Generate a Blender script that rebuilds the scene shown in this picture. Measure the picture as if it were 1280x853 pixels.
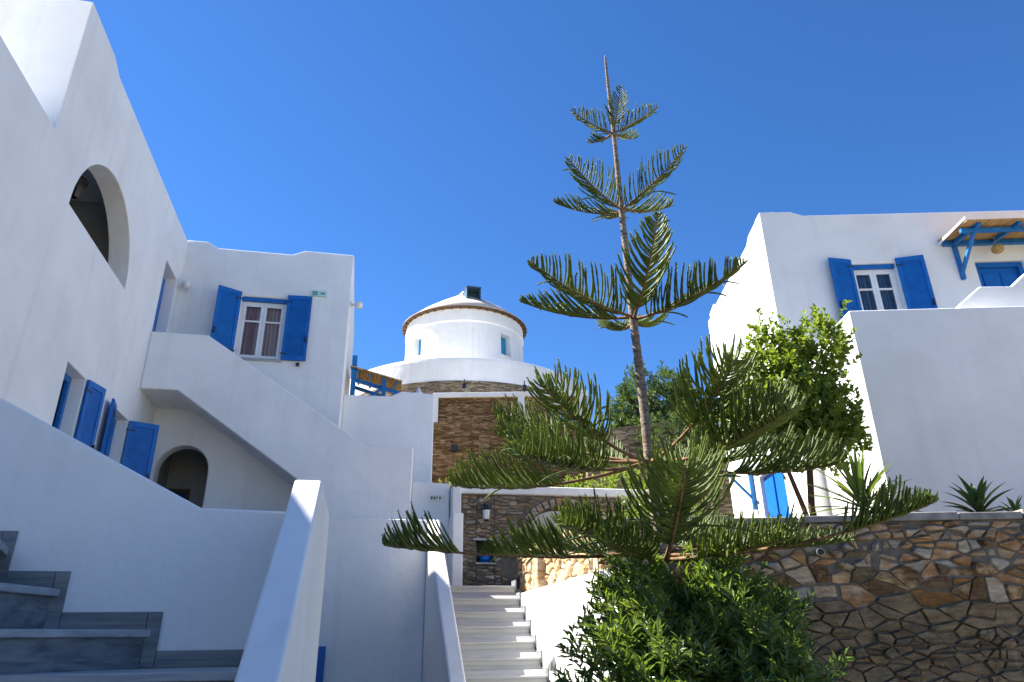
import bpy, bmesh, math, random
import numpy as np
from mathutils import Vector, Matrix

for o in list(bpy.data.objects): bpy.data.objects.remove(o)
scn = bpy.context.scene
COL = scn.collection
rnd = random.Random(7)

# ------------------------------------------------------------------ camera
F = 880.0                                   # focal length in pixels of a 1280 px wide picture
TH = math.atan(F/2076.0); RO = math.radians(-0.77)
EYE = Vector((0, 0, 1.6))
FWD = Vector((0, math.cos(TH), math.sin(TH)))
_r0 = Vector((1, 0, 0)); _u0 = _r0.cross(FWD)
CR = _r0*math.cos(RO)+_u0*math.sin(RO); CU = _u0*math.cos(RO)-_r0*math.sin(RO)
cam = bpy.data.cameras.new('camera'); camo = bpy.data.objects.new('camera', cam); COL.objects.link(camo)
cam.sensor_width = 36; cam.lens = F/1280*36; cam.clip_start = 0.05; cam.clip_end = 4000
m = Matrix((CR, CU, -FWD)).transposed().to_4x4(); m.translation = EYE
camo.matrix_world = m
scn.camera = camo

# ------------------------------------------------------------------ sky, sun, exposure
A_L = math.radians(12.0); A_R = math.radians(-2.0)
sl = Vector((-0.714, 0.45, 1.0)).normalized()          # towards the sun, in the frame of the left house
SUN = Matrix.Rotation(A_L, 3, 'Z') @ sl
sun_el = math.asin(SUN.z); sun_az = math.atan2(SUN.x, SUN.y)
world = bpy.data.worlds.new('World'); scn.world = world; world.use_nodes = True
nt = world.node_tree; nt.nodes.clear()
sky = nt.nodes.new('ShaderNodeTexSky'); sky.sky_type = 'NISHITA'; sky.sun_disc = False
sky.sun_elevation = sun_el; sky.sun_rotation = sun_az
sky.altitude = 2200; sky.air_density = 1.0; sky.dust_density = 0.1; sky.ozone_density = 6.0
bg = nt.nodes.new('ShaderNodeBackground'); bg.inputs['Strength'].default_value = 0.063
wo = nt.nodes.new('ShaderNodeOutputWorld')
hs = nt.nodes.new('ShaderNodeHueSaturation'); hs.inputs['Saturation'].default_value = 1.17
hs.inputs['Hue'].default_value = 0.504
nt.links.new(sky.outputs[0], hs.inputs['Color']); nt.links.new(hs.outputs[0], bg.inputs['Color']); nt.links.new(bg.outputs[0], wo.inputs['Surface'])
sd = bpy.data.lights.new('sun', 'SUN'); sd.energy = 5.0; sd.angle = math.radians(0.53); sd.color = (1.0, 0.95, 0.87)
so = bpy.data.objects.new('sun', sd); COL.objects.link(so)
so.rotation_euler = SUN.to_track_quat('Z', 'Y').to_euler(); so.location = (-20, 20, 40)
scn.view_settings.view_transform = 'Standard'; scn.view_settings.look = 'None'
scn.view_settings.exposure = 1.92; scn.view_settings.gamma = 1.0
scn.view_settings.use_curve_mapping = False

# ------------------------------------------------------------------ frames: L left house, R right house, W world
class Frame:
    def __init__(s, a):
        s.a = a; s.e1 = Vector((math.cos(a), math.sin(a), 0)); s.e2 = Vector((-math.sin(a), math.cos(a), 0))
    def w(s, u, v, z=0.0): return s.e1*u+s.e2*v+Vector((0, 0, z))
L = Frame(A_L); R = Frame(A_R); W = Frame(0.0)

# ------------------------------------------------------------------ materials
MAT = {}
def newmat(name, rough=0.8, spec=0.3):
    m = bpy.data.materials.new(name); m.use_nodes = True; t = m.node_tree
    b = t.nodes['Principled BSDF']; b.inputs['Roughness'].default_value = rough
    b.inputs['Specular IOR Level'].default_value = spec
    MAT[name] = m; return m, t, b
def N(t, kind, **kw):
    n = t.nodes.new(kind)
    for k, v in kw.items():
        if k in n.inputs: n.inputs[k].default_value = v
        else: setattr(n, k, v)
    return n
def ramp(t, stops, interp='LINEAR'):
    r = t.nodes.new('ShaderNodeValToRGB'); r.color_ramp.interpolation = interp
    e = r.color_ramp.elements
    while len(e) < len(stops): e.new(0.5)
    for el, (p, c) in zip(e, stops): el.position = p; el.color = (*c, 1) if len(c) == 3 else c
    return r
def coords(t, scale=(1, 1, 1), kind='Object'):
    tc = t.nodes.new('ShaderNodeTexCoord'); mp = t.nodes.new('ShaderNodeMapping')
    mp.inputs['Scale'].default_value = scale
    t.links.new(tc.outputs[kind], mp.inputs['Vector']); return mp
def bump(t, b, src, strength, dist):
    n = N(t, 'ShaderNodeBump'); n.inputs['Strength'].default_value = strength; n.inputs['Distance'].default_value = dist
    t.links.new(src, n.inputs['Height']); t.links.new(n.outputs[0], b.inputs['Normal'])
def simple(name, col, rough=0.7, spec=0.3, var=0.12, scale=6.0, bmp=0.0, metal=0.0):
    m, t, b = newmat(name, rough, spec); b.inputs['Metallic'].default_value = metal
    mp = coords(t); n = N(t, 'ShaderNodeTexNoise', Scale=scale, Detail=5.0)
    t.links.new(mp.outputs[0], n.inputs['Vector'])
    c0 = tuple(max(0, c*(1-var)) for c in col); c1 = tuple(min(1, c*(1+var)) for c in col)
    r = ramp(t, [(0.3, c0), (0.7, c1)]); t.links.new(n.outputs['Fac'], r.inputs[0])
    t.links.new(r.outputs[0], b.inputs['Base Color'])
    if bmp: bump(t, b, n.outputs['Fac'], bmp, 0.01)
    return m

def plaster(name, c0, c1):
    m, t, b = newmat(name, 0.9, 0.15)
    mp = coords(t)
    n1 = N(t, 'ShaderNodeTexNoise', Scale=0.9, Detail=6.0, Roughness=0.6); t.links.new(mp.outputs[0], n1.inputs['Vector'])
    r = ramp(t, [(0.32, tuple(c*.95 for c in c0)), (0.62, c1)]); t.links.new(n1.outputs['Fac'], r.inputs[0])
    mp2 = coords(t, (5, 5, 0.35)); n3 = N(t, 'ShaderNodeTexNoise', Scale=1.0, Detail=4.0); t.links.new(mp2.outputs[0], n3.inputs['Vector'])
    r3 = ramp(t, [(0.55, (1, 1, 1)), (0.8, (0.86, 0.85, 0.82))]); t.links.new(n3.outputs['Fac'], r3.inputs[0])
    mx = N(t, 'ShaderNodeMix', data_type='RGBA', blend_type='MULTIPLY'); mx.inputs['Factor'].default_value = 0.6
    t.links.new(r.outputs[0], mx.inputs['A']); t.links.new(r3.outputs[0], mx.inputs['B'])
    t.links.new(mx.outputs['Result'], b.inputs['Base Color'])
    n2 = N(t, 'ShaderNodeTexNoise', Scale=2.2, Detail=9.0, Roughness=0.55); t.links.new(mp.outputs[0], n2.inputs['Vector'])
    bump(t, b, n2.outputs['Fac'], 0.4, 0.06)
    return m
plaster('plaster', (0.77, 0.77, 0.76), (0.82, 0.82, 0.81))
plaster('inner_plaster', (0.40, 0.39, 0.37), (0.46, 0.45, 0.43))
simple('blue_paint', (0.003, 0.115, 0.41), 0.42, 0.4, 0.15, 9.0, 0.05)
simple('blue_timber', (0.012, 0.15, 0.42), 0.5, 0.35, 0.2, 12.0, 0.1)
simple('sea_blue', (0.03, 0.25, 0.45), 0.5, 0.35, 0.1)
simple('dormer_wood', (0.05, 0.11, 0.17), 0.7, 0.2, 0.2)
simple('white_wood', (0.76, 0.76, 0.75), 0.45, 0.4, 0.05)
simple('dark_metal', (0.02, 0.02, 0.022), 0.45, 0.5, 0.2)
simple('grey_metal', (0.22, 0.22, 0.22), 0.4, 0.5, 0.2, metal=0.6)
simple('white_glass', (0.7, 0.7, 0.68), 0.2, 0.5, 0.03)
simple('mortar', (0.15, 0.13, 0.105), 0.95, 0.1, 0.3, 14.0, 0.6)
simple('pale_mortar', (0.42, 0.39, 0.34), 0.95, 0.1, 0.25, 14.0, 0.6)
simple('coping_stone', (0.25, 0.235, 0.215), 0.9, 0.15, 0.3, 8.0, 0.4)
simple('soil', (0.16, 0.12, 0.08), 1.0, 0.05, 0.3, 10.0, 0.5)
simple('paving', (0.20, 0.195, 0.185), 0.85, 0.2, 0.15, 3.0, 0.2)
simple('roof_thatch', (0.60, 0.52, 0.46), 0.95, 0.1, 0.12, 5.0, 0.4)
simple('eave_wood', (0.10, 0.06, 0.035), 0.9, 0.1, 0.35, 8.0)
simple('bowl_blue', (0.0, 0.16, 0.62), 0.3, 0.5, 0.05)
simple('sign_green', (0.0, 0.16, 0.11), 0.4, 0.4, 0.05)
simple('sign_pale', (0.42, 0.66, 0.62), 0.4, 0.4, 0.04)
simple('sign_cream', (0.66, 0.70, 0.62), 0.5, 0.3, 0.04)
simple('sign_letters', (0.07, 0.11, 0.07), 0.5, 0.3, 0.04)
simple('picture_dark', (0.02, 0.05, 0.09), 0.3, 0.4, 0.4, 3.0)
simple('picture_frame', (0.10, 0.07, 0.03), 0.5, 0.4, 0.2)
simple('woven', (0.42, 0.27, 0.10), 0.9, 0.1, 0.35, 25.0, 0.5)
simple('stem', (0.10, 0.065, 0.04), 0.95, 0.1, 0.3, 14.0, 0.4)

def curtain(name, stops, scale):
    m, t, b = newmat(name, 0.9, 0.1)
    mp = coords(t, (scale, scale, 0.15)); n = N(t, 'ShaderNodeTexNoise', Scale=1.0, Detail=3.0); t.links.new(mp.outputs[0], n.inputs['Vector'])
    r = ramp(t, stops); t.links.new(n.outputs['Fac'], r.inputs[0]); t.links.new(r.outputs[0], b.inputs['Base Color'])
curtain('curtain_brown', [(0.34, (0.40, 0.16, 0.09)), (0.47, (0.66, 0.32, 0.20)), (0.56, (0.85, 0.64, 0.48)), (0.7, (0.45, 0.19, 0.11))], 14)
curtain('curtain_dark', [(0.35, (0.03, 0.05, 0.07)), (0.55, (0.10, 0.14, 0.18)), (0.68, (0.3, 0.33, 0.36))], 22)

def glass():
    m, t, b = newmat('glass', 0.05, 0.5)
    t.nodes.remove(b); out = t.nodes['Material Output']
    tr = N(t, 'ShaderNodeBsdfTransparent'); tr.inputs[0].default_value = (0.85, 0.88, 0.9, 1)
    gl = N(t, 'ShaderNodeBsdfGlossy'); gl.inputs['Roughness'].default_value = 0.03
    fr = N(t, 'ShaderNodeFresnel', IOR=1.5); mx = N(t, 'ShaderNodeMixShader')
    t.links.new(fr.outputs[0], mx.inputs[0]); t.links.new(tr.outputs[0], mx.inputs[1]); t.links.new(gl.outputs[0], mx.inputs[2])
    t.links.new(mx.outputs[0], out.inputs['Surface'])
glass()

def marble(name, c0, c1, c2):
    m, t, b = newmat(name, 0.55, 0.35)
    mp = coords(t, (0.8, 6, 16)); n = N(t, 'ShaderNodeTexNoise', Scale=1.6, Detail=7.0, Roughness=0.65, Distortion=0.6)
    t.links.new(mp.outputs[0], n.inputs['Vector'])
    oi = N(t, 'ShaderNodeObjectInfo'); ad = N(t, 'ShaderNodeVectorMath', operation='ADD')
    mu = N(t, 'ShaderNodeVectorMath', operation='SCALE'); mu.inputs['Scale'].default_value = 37.0
    cb = N(t, 'ShaderNodeCombineXYZ'); t.links.new(oi.outputs['Random'], cb.inputs[0]); t.links.new(oi.outputs['Random'], cb.inputs[2])
    t.links.new(cb.outputs[0], mu.inputs[0]); t.links.new(mp.outputs[0], ad.inputs[0]); t.links.new(mu.outputs[0], ad.inputs[1])
    t.links.new(ad.outputs[0], n.inputs['Vector'])
    r = ramp(t, [(0.28, c0), (0.46, c1), (0.66, c2)]); t.links.new(n.outputs['Fac'], r.inputs[0])
    t.links.new(r.outputs[0], b.inputs['Base Color']); bump(t, b, n.outputs['Fac'], 0.15, 0.01)
marble('marble', (0.24, 0.245, 0.25), (0.37, 0.375, 0.375), (0.44, 0.44, 0.43))
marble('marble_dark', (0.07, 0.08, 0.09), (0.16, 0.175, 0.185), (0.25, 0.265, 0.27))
marble('marble_edge', (0.20, 0.21, 0.22), (0.34, 0.35, 0.36), (0.45, 0.46, 0.46))

def stone(name, stops, nscale=9.0):
    m, t, b = newmat(name, 0.9, 0.15)
    oi = N(t, 'ShaderNodeObjectInfo'); mp = coords(t)
    n = N(t, 'ShaderNodeTexNoise', Scale=nscale, Detail=8.0, Roughness=0.65); t.links.new(mp.outputs[0], n.inputs['Vector'])
    n.noise_dimensions = '4D'; 
    sc = N(t, 'ShaderNodeMath', operation='MULTIPLY'); sc.inputs[1].default_value = 50.0
    t.links.new(oi.outputs['Random'], sc.inputs[0]); t.links.new(sc.outputs[0], n.inputs['W'])
    ad = N(t, 'ShaderNodeMath', operation='MULTIPLY_ADD'); ad.inputs[1].default_value = 0.6; ad.inputs[2].default_value = -0.3
    t.links.new(n.outputs['Fac'], ad.inputs[0])
    sm = N(t, 'ShaderNodeMath', operation='ADD', use_clamp=True)
    t.links.new(oi.outputs['Random'], sm.inputs[0]); t.links.new(ad.outputs[0], sm.inputs[1])
    r = ramp(t, stops); t.links.new(sm.outputs[0], r.inputs[0])
    n2 = N(t, 'ShaderNodeTexNoise', Scale=4.0, Detail=6.0, Roughness=0.7); mp2 = coords(t, (1, 1, 5)); t.links.new(mp2.outputs[0], n2.inputs['Vector'])
    r2 = ramp(t, [(0.25, (0.35, 0.33, 0.32)), (0.5, (1.05, 0.97, 0.84)), (0.75, (1.75, 1.58, 1.32))]); t.links.new(n2.outputs['Fac'], r2.inputs[0])
    mx = N(t, 'ShaderNodeMix', data_type='RGBA', blend_type='MULTIPLY'); mx.inputs['Factor'].default_value = 1.0
    t.links.new(r.outputs[0], mx.inputs['A']); t.links.new(r2.outputs[0], mx.inputs['B'])
    t.links.new(mx.outputs['Result'], b.inputs['Base Color']); bump(t, b, n2.outputs['Fac'], 0.7, 0.03)
stone('stone_pale', [(0.0, (0.36, 0.31, 0.26)), (0.18, (0.40, 0.24, 0.10)), (0.36, (0.47, 0.41, 0.34)), (0.55, (0.33, 0.17, 0.07)), (0.72, (0.42, 0.36, 0.28)), (0.9, (0.34, 0.33, 0.32)), (1.0, (0.46, 0.33, 0.17))])
stone('stone_dark', [(0.0, (0.11, 0.08, 0.05)), (0.2, (0.28, 0.135, 0.042)), (0.38, (0.18, 0.14, 0.095)), (0.55, (0.29, 0.155, 0.055)), (0.72, (0.20, 0.165, 0.115)), (0.88, (0.12, 0.065, 0.03)), (1.0, (0.36, 0.265, 0.16))])
stone('stone_slate', [(0.0, (0.14, 0.13, 0.12)), (0.25, (0.25, 0.20, 0.15)), (0.45, (0.19, 0.18, 0.175)), (0.62, (0.33, 0.22, 0.13)), (0.8, (0.28, 0.26, 0.24)), (1.0, (0.40, 0.37, 0.33))])
stone('stone_buff', [(0.0, (0.45, 0.36, 0.26)), (0.3, (0.52, 0.42, 0.30)), (0.6, (0.42, 0.27, 0.14)), (1.0, (0.55, 0.48, 0.38))])

def masonry(name, c0, c1, c2, su=3.2, sz=11.0):
    m, t, b = newmat(name, 0.95, 0.1)
    mp = coords(t, (su, su, sz))
    nz = N(t, 'ShaderNodeTexNoise', Scale=1.2, Detail=2.0); t.links.new(mp.outputs[0], nz.inputs['Vector'])
    mxv = N(t, 'ShaderNodeMix', data_type='RGBA'); mxv.inputs['Factor'].default_value = 0.12
    t.links.new(mp.outputs[0], mxv.inputs['A']); t.links.new(nz.outputs['Color'], mxv.inputs['B'])
    vo = N(t, 'ShaderNodeTexVoronoi', Scale=1.0); t.links.new(mxv.outputs['Result'], vo.inputs['Vector'])
    ve = N(t, 'ShaderNodeTexVoronoi', Scale=1.0, feature='DISTANCE_TO_EDGE'); t.links.new(mxv.outputs['Result'], ve.inputs['Vector'])
    r = ramp(t, [(0.0, c0), (0.45, c1), (1.0, c2)]); sp = N(t, 'ShaderNodeSeparateColor'); t.links.new(vo.outputs['Color'], sp.inputs[0])
    t.links.new(sp.outputs[0], r.inputs[0])
    e = ramp(t, [(0.02, (0.35, 0.33, 0.30)), (0.12, (1, 1, 1))]); t.links.new(ve.outputs['Distance'], e.inputs[0])
    mx = N(t, 'ShaderNodeMix', data_type='RGBA', blend_type='MULTIPLY'); mx.inputs['Factor'].default_value = 0.85
    t.links.new(r.outputs[0], mx.inputs['A']); t.links.new(e.outputs[0], mx.inputs['B'])
    t.links.new(mx.outputs['Result'], b.inputs['Base Color']); bump(t, b, ve.outputs['Distance'], 0.8, 0.05)
masonry('masonry_brown', (0.10, 0.06, 0.03), (0.23, 0.125, 0.055), (0.36, 0.24, 0.13), 4.2, 19.0)
masonry('masonry_grey', (0.13, 0.10, 0.07), (0.23, 0.18, 0.12), (0.36, 0.29, 0.2), 4.0, 17.0)

def reed():
    m, t, b = newmat('reed', 0.9, 0.1)
    mp = coords(t, (60, 2, 2)); n = N(t, 'ShaderNodeTexNoise', Scale=1.0, Detail=2.0); t.links.new(mp.outputs[0], n.inputs['Vector'])
    r = ramp(t, [(0.35, (0.30, 0.15, 0.05)), (0.6, (0.58, 0.36, 0.16))]); t.links.new(n.outputs['Fac'], r.inputs[0])
    t.links.new(r.outputs[0], b.inputs['Base Color']); bump(t, b, n.outputs['Fac'], 0.5, 0.01)
reed()

def foliage(name, c0, c1, trans=0.35, rough=0.5, scale=3.0, tcol=None, spec=0.35):
    m, t, b = newmat(name, rough, spec)
    mp = coords(t); n = N(t, 'ShaderNodeTexNoise', Scale=scale, Detail=4.0); t.links.new(mp.outputs[0], n.inputs['Vector'])
    r = ramp(t, [(0.32, c0), (0.68, c1)]); t.links.new(n.outputs['Fac'], r.inputs[0]); t.links.new(r.outputs[0], b.inputs['Base Color'])
    tl = N(t, 'ShaderNodeBsdfTranslucent')
    br = N(t, 'ShaderNodeMix', data_type='RGBA', blend_type='MULTIPLY'); br.inputs['Factor'].default_value = 1.0
    br.inputs['B'].default_value = (*(tcol or (1.8, 1.7, 0.6)), 1)
    t.links.new(r.outputs[0], br.inputs['A']); t.links.new(br.outputs['Result'], tl.inputs['Color'])
    mx = N(t, 'ShaderNodeMixShader'); mx.inputs[0].default_value = trans
    t.links.new(b.outputs[0], mx.inputs[1]); t.links.new(tl.outputs[0], mx.inputs[2])
    t.links.new(mx.outputs[0], t.nodes['Material Output'].inputs['Surface'])
foliage('pine_leaf', (0.075, 0.115, 0.02), (0.155, 0.20, 0.038), 0.30, 0.5, 3.2)
foliage('shrub_leaf', (0.045, 0.09, 0.024), (0.16, 0.23, 0.065), 0.38, 0.26, 9.0, None, 0.6)
foliage('tree_leaf', (0.095, 0.15, 0.024), (0.20, 0.27, 0.055), 0.38, 0.45, 4.0)
foliage('far_leaf', (0.045, 0.085, 0.028), (0.085, 0.135, 0.045), 0.25, 0.6, 1.2)
foliage('yucca_leaf', (0.075, 0.14, 0.03), (0.14, 0.21, 0.05), 0.25, 0.4, 3.0)
foliage('agave_leaf', (0.055, 0.11, 0.04), (0.11, 0.18, 0.06), 0.15, 0.4, 3.0)
foliage('grass_leaf', (0.10, 0.13, 0.03), (0.26, 0.22, 0.08), 0.3, 0.7, 2.0)

def bark(name, c0, c1, zs):
    m, t, b = newmat(name, 0.9, 0.1)
    mp = coords(t, (14, 14, zs)); n = N(t, 'ShaderNodeTexNoise', Scale=1.0, Detail=5.0, Roughness=0.6); t.links.new(mp.outputs[0], n.inputs['Vector'])
    r = ramp(t, [(0.35, c0), (0.62, c1)]); t.links.new(n.outputs['Fac'], r.inputs[0]); t.links.new(r.outputs[0], b.inputs['Base Color'])
    bump(t, b, n.outputs['Fac'], 0.7, 0.012)
bark('pine_bark', (0.10, 0.075, 0.055), (0.30, 0.24, 0.19), 55)
bark('branch_bark', (0.10, 0.06, 0.03), (0.26, 0.16, 0.09), 14)

def ground_mat():
    m, t, b = newmat('dry_ground', 1.0, 0.05)
    mp = coords(t); n = N(t, 'ShaderNodeTexNoise', Scale=0.5, Detail=9.0, Roughness=0.65); t.links.new(mp.outputs[0], n.inputs['Vector'])
    r = ramp(t, [(0.3, (0.10, 0.10, 0.04)), (0.5, (0.24, 0.19, 0.10)), (0.7, (0.34, 0.29, 0.19))]); t.links.new(n.outputs['Fac'], r.inputs[0])
    t.links.new(r.outputs[0], b.inputs['Base Color']); bump(t, b, n.outputs['Fac'], 0.6, 0.1)
ground_mat()

# ------------------------------------------------------------------ mesh collector
class MB:
    def __init__(s): s.v = []; s.f = []; s.T = None
    def add(s, vs, fs):
        k = len(s.v)
        if s.T: vs = [s.T(*p) for p in vs]
        s.v += [tuple(p) for p in vs]; s.f += [tuple(i+k for i in f) for f in fs]; return s
    def box(s, a0, a1, b0, b1, c0, c1):
        vs = [(a, b, c) for c in (c0, c1) for b in (b0, b1) for a in (a0, a1)]
        return s.add(vs, [(0, 2, 3, 1), (4, 5, 7, 6), (0, 1, 5, 4), (2, 6, 7, 3), (0, 4, 6, 2), (1, 3, 7, 5)])
    def prism(s, poly, axis, a, b):
        n = len(poly)
        def P(p, t): return {'u': (t, p[0], p[1]), 'v': (p[0], t, p[1]), 'z': (p[0], p[1], t)}[axis]
        vs = [P(p, a) for p in poly]+[P(p, b) for p in poly]
        return s.add(vs, [tuple(range(n)), tuple(range(2*n-1, n-1, -1))]+[(i, (i+1) % n, n+(i+1) % n, n+i) for i in range(n)])
    def tube(s, path, radii, n=8, cap=True):
        path = [Vector(p) for p in path]; vs = []; fs = []; ref = None
        for i, p in enumerate(path):
            t = (path[min(i+1, len(path)-1)]-path[max(i-1, 0)]).normalized()
            if ref is None: ref = t.orthogonal().normalized()
            ref = (ref-t*ref.dot(t)).normalized(); b = t.cross(ref)
            r = radii[i] if hasattr(radii, '__len__') else radii
            for k in range(n):
                a = 2*math.pi*k/n; vs.append(p+ref*(r*math.cos(a))+b*(r*math.sin(a)))
        for i in range(len(path)-1):
            for k in range(n):
                fs.append((i*n+k, i*n+(k+1) % n, (i+1)*n+(k+1) % n, (i+1)*n+k))
        if cap: fs += [tuple(range(n-1, -1, -1)), tuple((len(path)-1)*n+k for k in range(n))]
        return s.add(vs, fs)
    def lathe(s, prof, c=(0, 0, 0), n=24, a0=0.0, a1=2*math.pi):
        full = abs(a1-a0-2*math.pi) < 1e-6; m = n if full else n+1; vs = []; fs = []
        for r, z in prof:
            for k in range(m):
                a = a0+(a1-a0)*k/n; vs.append((c[0]+r*math.cos(a), c[1]+r*math.sin(a), c[2]+z))
        for i in range(len(prof)-1):
            for k in range(n):
                k2 = (k+1) % m; fs.append((i*m+k, i*m+k2, (i+1)*m+k2, (i+1)*m+k))
        return s.add(vs, fs)
    def ball(s, c, r, n=16, sq=1.0):
        k = 10; prof = [(max(1e-4, r*math.sin(math.pi*i/k)), -r*sq*math.cos(math.pi*i/k)) for i in range(k+1)]
        return s.lathe(prof, c, n)
    def mesh(s, name, base=(0, 0, 0), smooth=False, fix=True):
        me = bpy.data.meshes.new(name)
        me.from_pydata([(x-base[0], y-base[1], z-base[2]) for x, y, z in s.v], [], s.f)
        if fix:
            bm = bmesh.new(); bm.from_mesh(me); bmesh.ops.recalc_face_normals(bm, faces=bm.faces); bm.to_mesh(me); bm.free()
        if smooth: me.polygons.foreach_set('use_smooth', [True]*len(me.polygons))
        return me
def B(*a): return MB().box(*a)
def PR(poly, axis, a, b): return MB().prism(poly, axis, a, b)

def carve(me, cutters, op='DIFFERENCE'):
    tmp = bpy.data.objects.new('tmp', me); COL.objects.link(tmp); cs = []
    for c in cutters:
        co = bpy.data.objects.new('cut', c); COL.objects.link(co); cs.append(co)
        md = tmp.modifiers.new('b', 'BOOLEAN'); md.operation = op; md.solver = 'EXACT'; md.object = co
    dg = bpy.context.evaluated_depsgraph_get(); dg.update()
    out = bpy.data.meshes.new_from_object(tmp.evaluated_get(dg))
    for o in cs+[tmp]: bpy.data.objects.remove(o)
    return out

class Thing:
    """An Empty at the thing's base, in one of the frames; parts are given in the frame's coordinates."""
    def __init__(s, name, label, cat, fr, base, group=None):
        s.fr = fr; s.base = base
        o = bpy.data.objects.new(name, None); COL.objects.link(o); s.o = o
        o.empty_display_size = 0.1
        o.location = fr.w(*base); o.rotation_euler = (0, 0, fr.a)
        o['label'] = label; o['category'] = cat
        if group: o['group'] = group
    def part(s, name, mb, mat, parent=None, smooth=False, bevel=0, cut=None, fix=True, stuff=False, join=None):
        me = mb.mesh(name, s.base, smooth, fix)
        if cut: me = carve(me, [c.mesh('c', s.base) for c in cut])
        if join: me = carve(me, [join.mesh('c', s.base)], 'UNION')
        me.materials.clear(); me.materials.append(MAT[mat])
        o = bpy.data.objects.new(name, me); COL.objects.link(o); o.parent = parent or s.o
        if bevel:
            b = o.modifiers.new('bevel', 'BEVEL'); b.width = bevel; b.segments = 3; b.limit_method = 'ANGLE'; b.angle_limit = math.radians(35)
        if stuff: o['kind'] = 'stuff'
        return o
def single(name, label, cat, fr, base, mb, mat, **kw):
    """A thing that is one mesh."""
    grp = kw.pop('group', None); kind = kw.pop('kind', None)
    smooth = kw.get('smooth', False); bevel = kw.get('bevel', 0); cut = kw.get('cut')
    me = mb.mesh(name, base, smooth, kw.get('fix', True))
    if cut: me = carve(me, [c.mesh('c', base) for c in cut])
    me.materials.clear(); me.materials.append(MAT[mat])
    o = bpy.data.objects.new(name, me); COL.objects.link(o)
    o.location = fr.w(*base); o.rotation_euler = (0, 0, fr.a)
    if bevel:
        b = o.modifiers.new('bevel', 'BEVEL'); b.width = bevel; b.segments = 3; b.limit_method = 'ANGLE'; b.angle_limit = math.radians(35)
    if kind: o['kind'] = kind
    else: o['label'] = label; o['category'] = cat
    if grp: o['group'] = grp
    return o
def structure(name, fr, mb, mat, **kw): return single(name, '', '', fr, (0, 0, 0), mb, mat, kind='structure', **kw)

def arch_poly(c, half, z0, spring, rise, n=14):
    pts = [(c+half, z0), (c+half, spring)]
    pts += [(c+half*math.cos(math.pi*k/n), spring+rise*math.sin(math.pi*k/n)) for k in range(1, n)]
    return pts+[(c-half, spring), (c-half, z0)]

# ------------------------------------------------------------------ ground and terraces
def hill_h(x, y):
    d = y-13.5
    if d <= 0: return 0
    t = min(1, d/8.0); h = 2.2+t*t*(3-2*t)*3.6
    if d > 8: t2 = min(1, (d-8)/6.0); h += t2*t2*(3-2*t2)*2.6
    fall = max(0, (math.hypot(x-1, (y-33)*0.5)-16)/40); h *= max(0, 1-fall)**1.5 if fall < 1 else 0
    return h+0.12*math.sin(x*1.3+y*.7)*min(1, d)
g = MB(); n = 40
xs = [-1500, -600, -200, -80]+[-40+80*i/n for i in range(n+1)]+[80, 200, 600, 1500]
ys = [-1500, -500, -100, -30, 0, 7, 13.4]+[13.6+i*1.2 for i in range(48)]+[110, 300, 800, 2500]
vs = [(x, y, hill_h(x, y) if y > 13.5 else 0.0) for y in ys for x in xs]; nx = len(xs)
g.add(vs, [(j*nx+i, j*nx+i+1, (j+1)*nx+i+1, (j+1)*nx+i) for j in range(len(ys)-1) for i in range(nx-1)])
structure('ground', W, g, 'dry_ground', smooth=True)
structure('alley_paving', L, B(-6, 9, -8, 7.6, -0.2, 0.012), 'paving')
structure('courtyard', L, B(-3.70, -1.30, 3.66, 9.94, 0.013, 1.8), 'paving')
structure('upper_terrace', L, B(-3.70, 2.295, 10.21, 14.5, 0.014, 2.25), 'paving')

# ------------------------------------------------------------------ shutters, windows
def shutter(T, hinge, ang, w, h, name='shutter', nsl=18, right=1, label=None):
    """hinge (u,v,z0); ang is the heading of the leaf in the frame; slats and handle are sub-parts."""
    hu, hv, z0 = hinge; du, dv = math.cos(ang), math.sin(ang); nu, nv = -dv*right, du*right
    def tf(a, b, c): return (hu+du*a+nu*b, hv+dv*a+nv*b, z0+c)
    def mk():
        q = MB(); q.T = tf; return q
    s, t = 0.065, 0.035
    f = mk().box(0, s, 0, t, 0, h); f.box(w-s, w, 0, t, 0, h); f.box(s, w-s, 0, t, 0, 0.1); f.box(s, w-s, 0, t, h-0.085, h)
    f.box(s, w-s, t*.42, t*.58, 0.1, h-0.085)
    o = T.part(name, f, 'blue_paint', bevel=0.004)
    if label: o['label'] = label
    z = 0.1; dz = (h-0.185)/nsl
    for k in range(nsl):
        q = mk(); zz = z+dz*k
        q.add([(s, .006, zz+dz*.97), (w-s, .006, zz+dz*.97), (w-s, t-.008, zz+.25*dz), (s, t-.008, zz+.25*dz),
               (s, .006, zz+dz*.70), (w-s, .006, zz+dz*.70), (w-s, t-.008, zz-.05*dz), (s, t-.008, zz-.05*dz)],
              [(0, 1, 2, 3), (7, 6, 5, 4), (0, 4, 5, 1), (2, 6, 7, 3), (1, 5, 6, 2), (3, 7, 4, 0)])
        T.part('slat', q, 'blue_paint', o)
    q = mk(); q.box(w-0.05, w-0.025, t, t+0.03, h*0.27, h*0.27+0.13); q.box(w-.06, w-.015, t, t+.018, h*.27+.03, h*.27+.06)
    T.part('handle', q, 'dark_metal', o)
    for zz in (.12, h-.16): T.part('hinge', mk().box(-0.02, 0.10, t, t+.006, zz, zz+.025), 'dark_metal', o)
    return o

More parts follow.
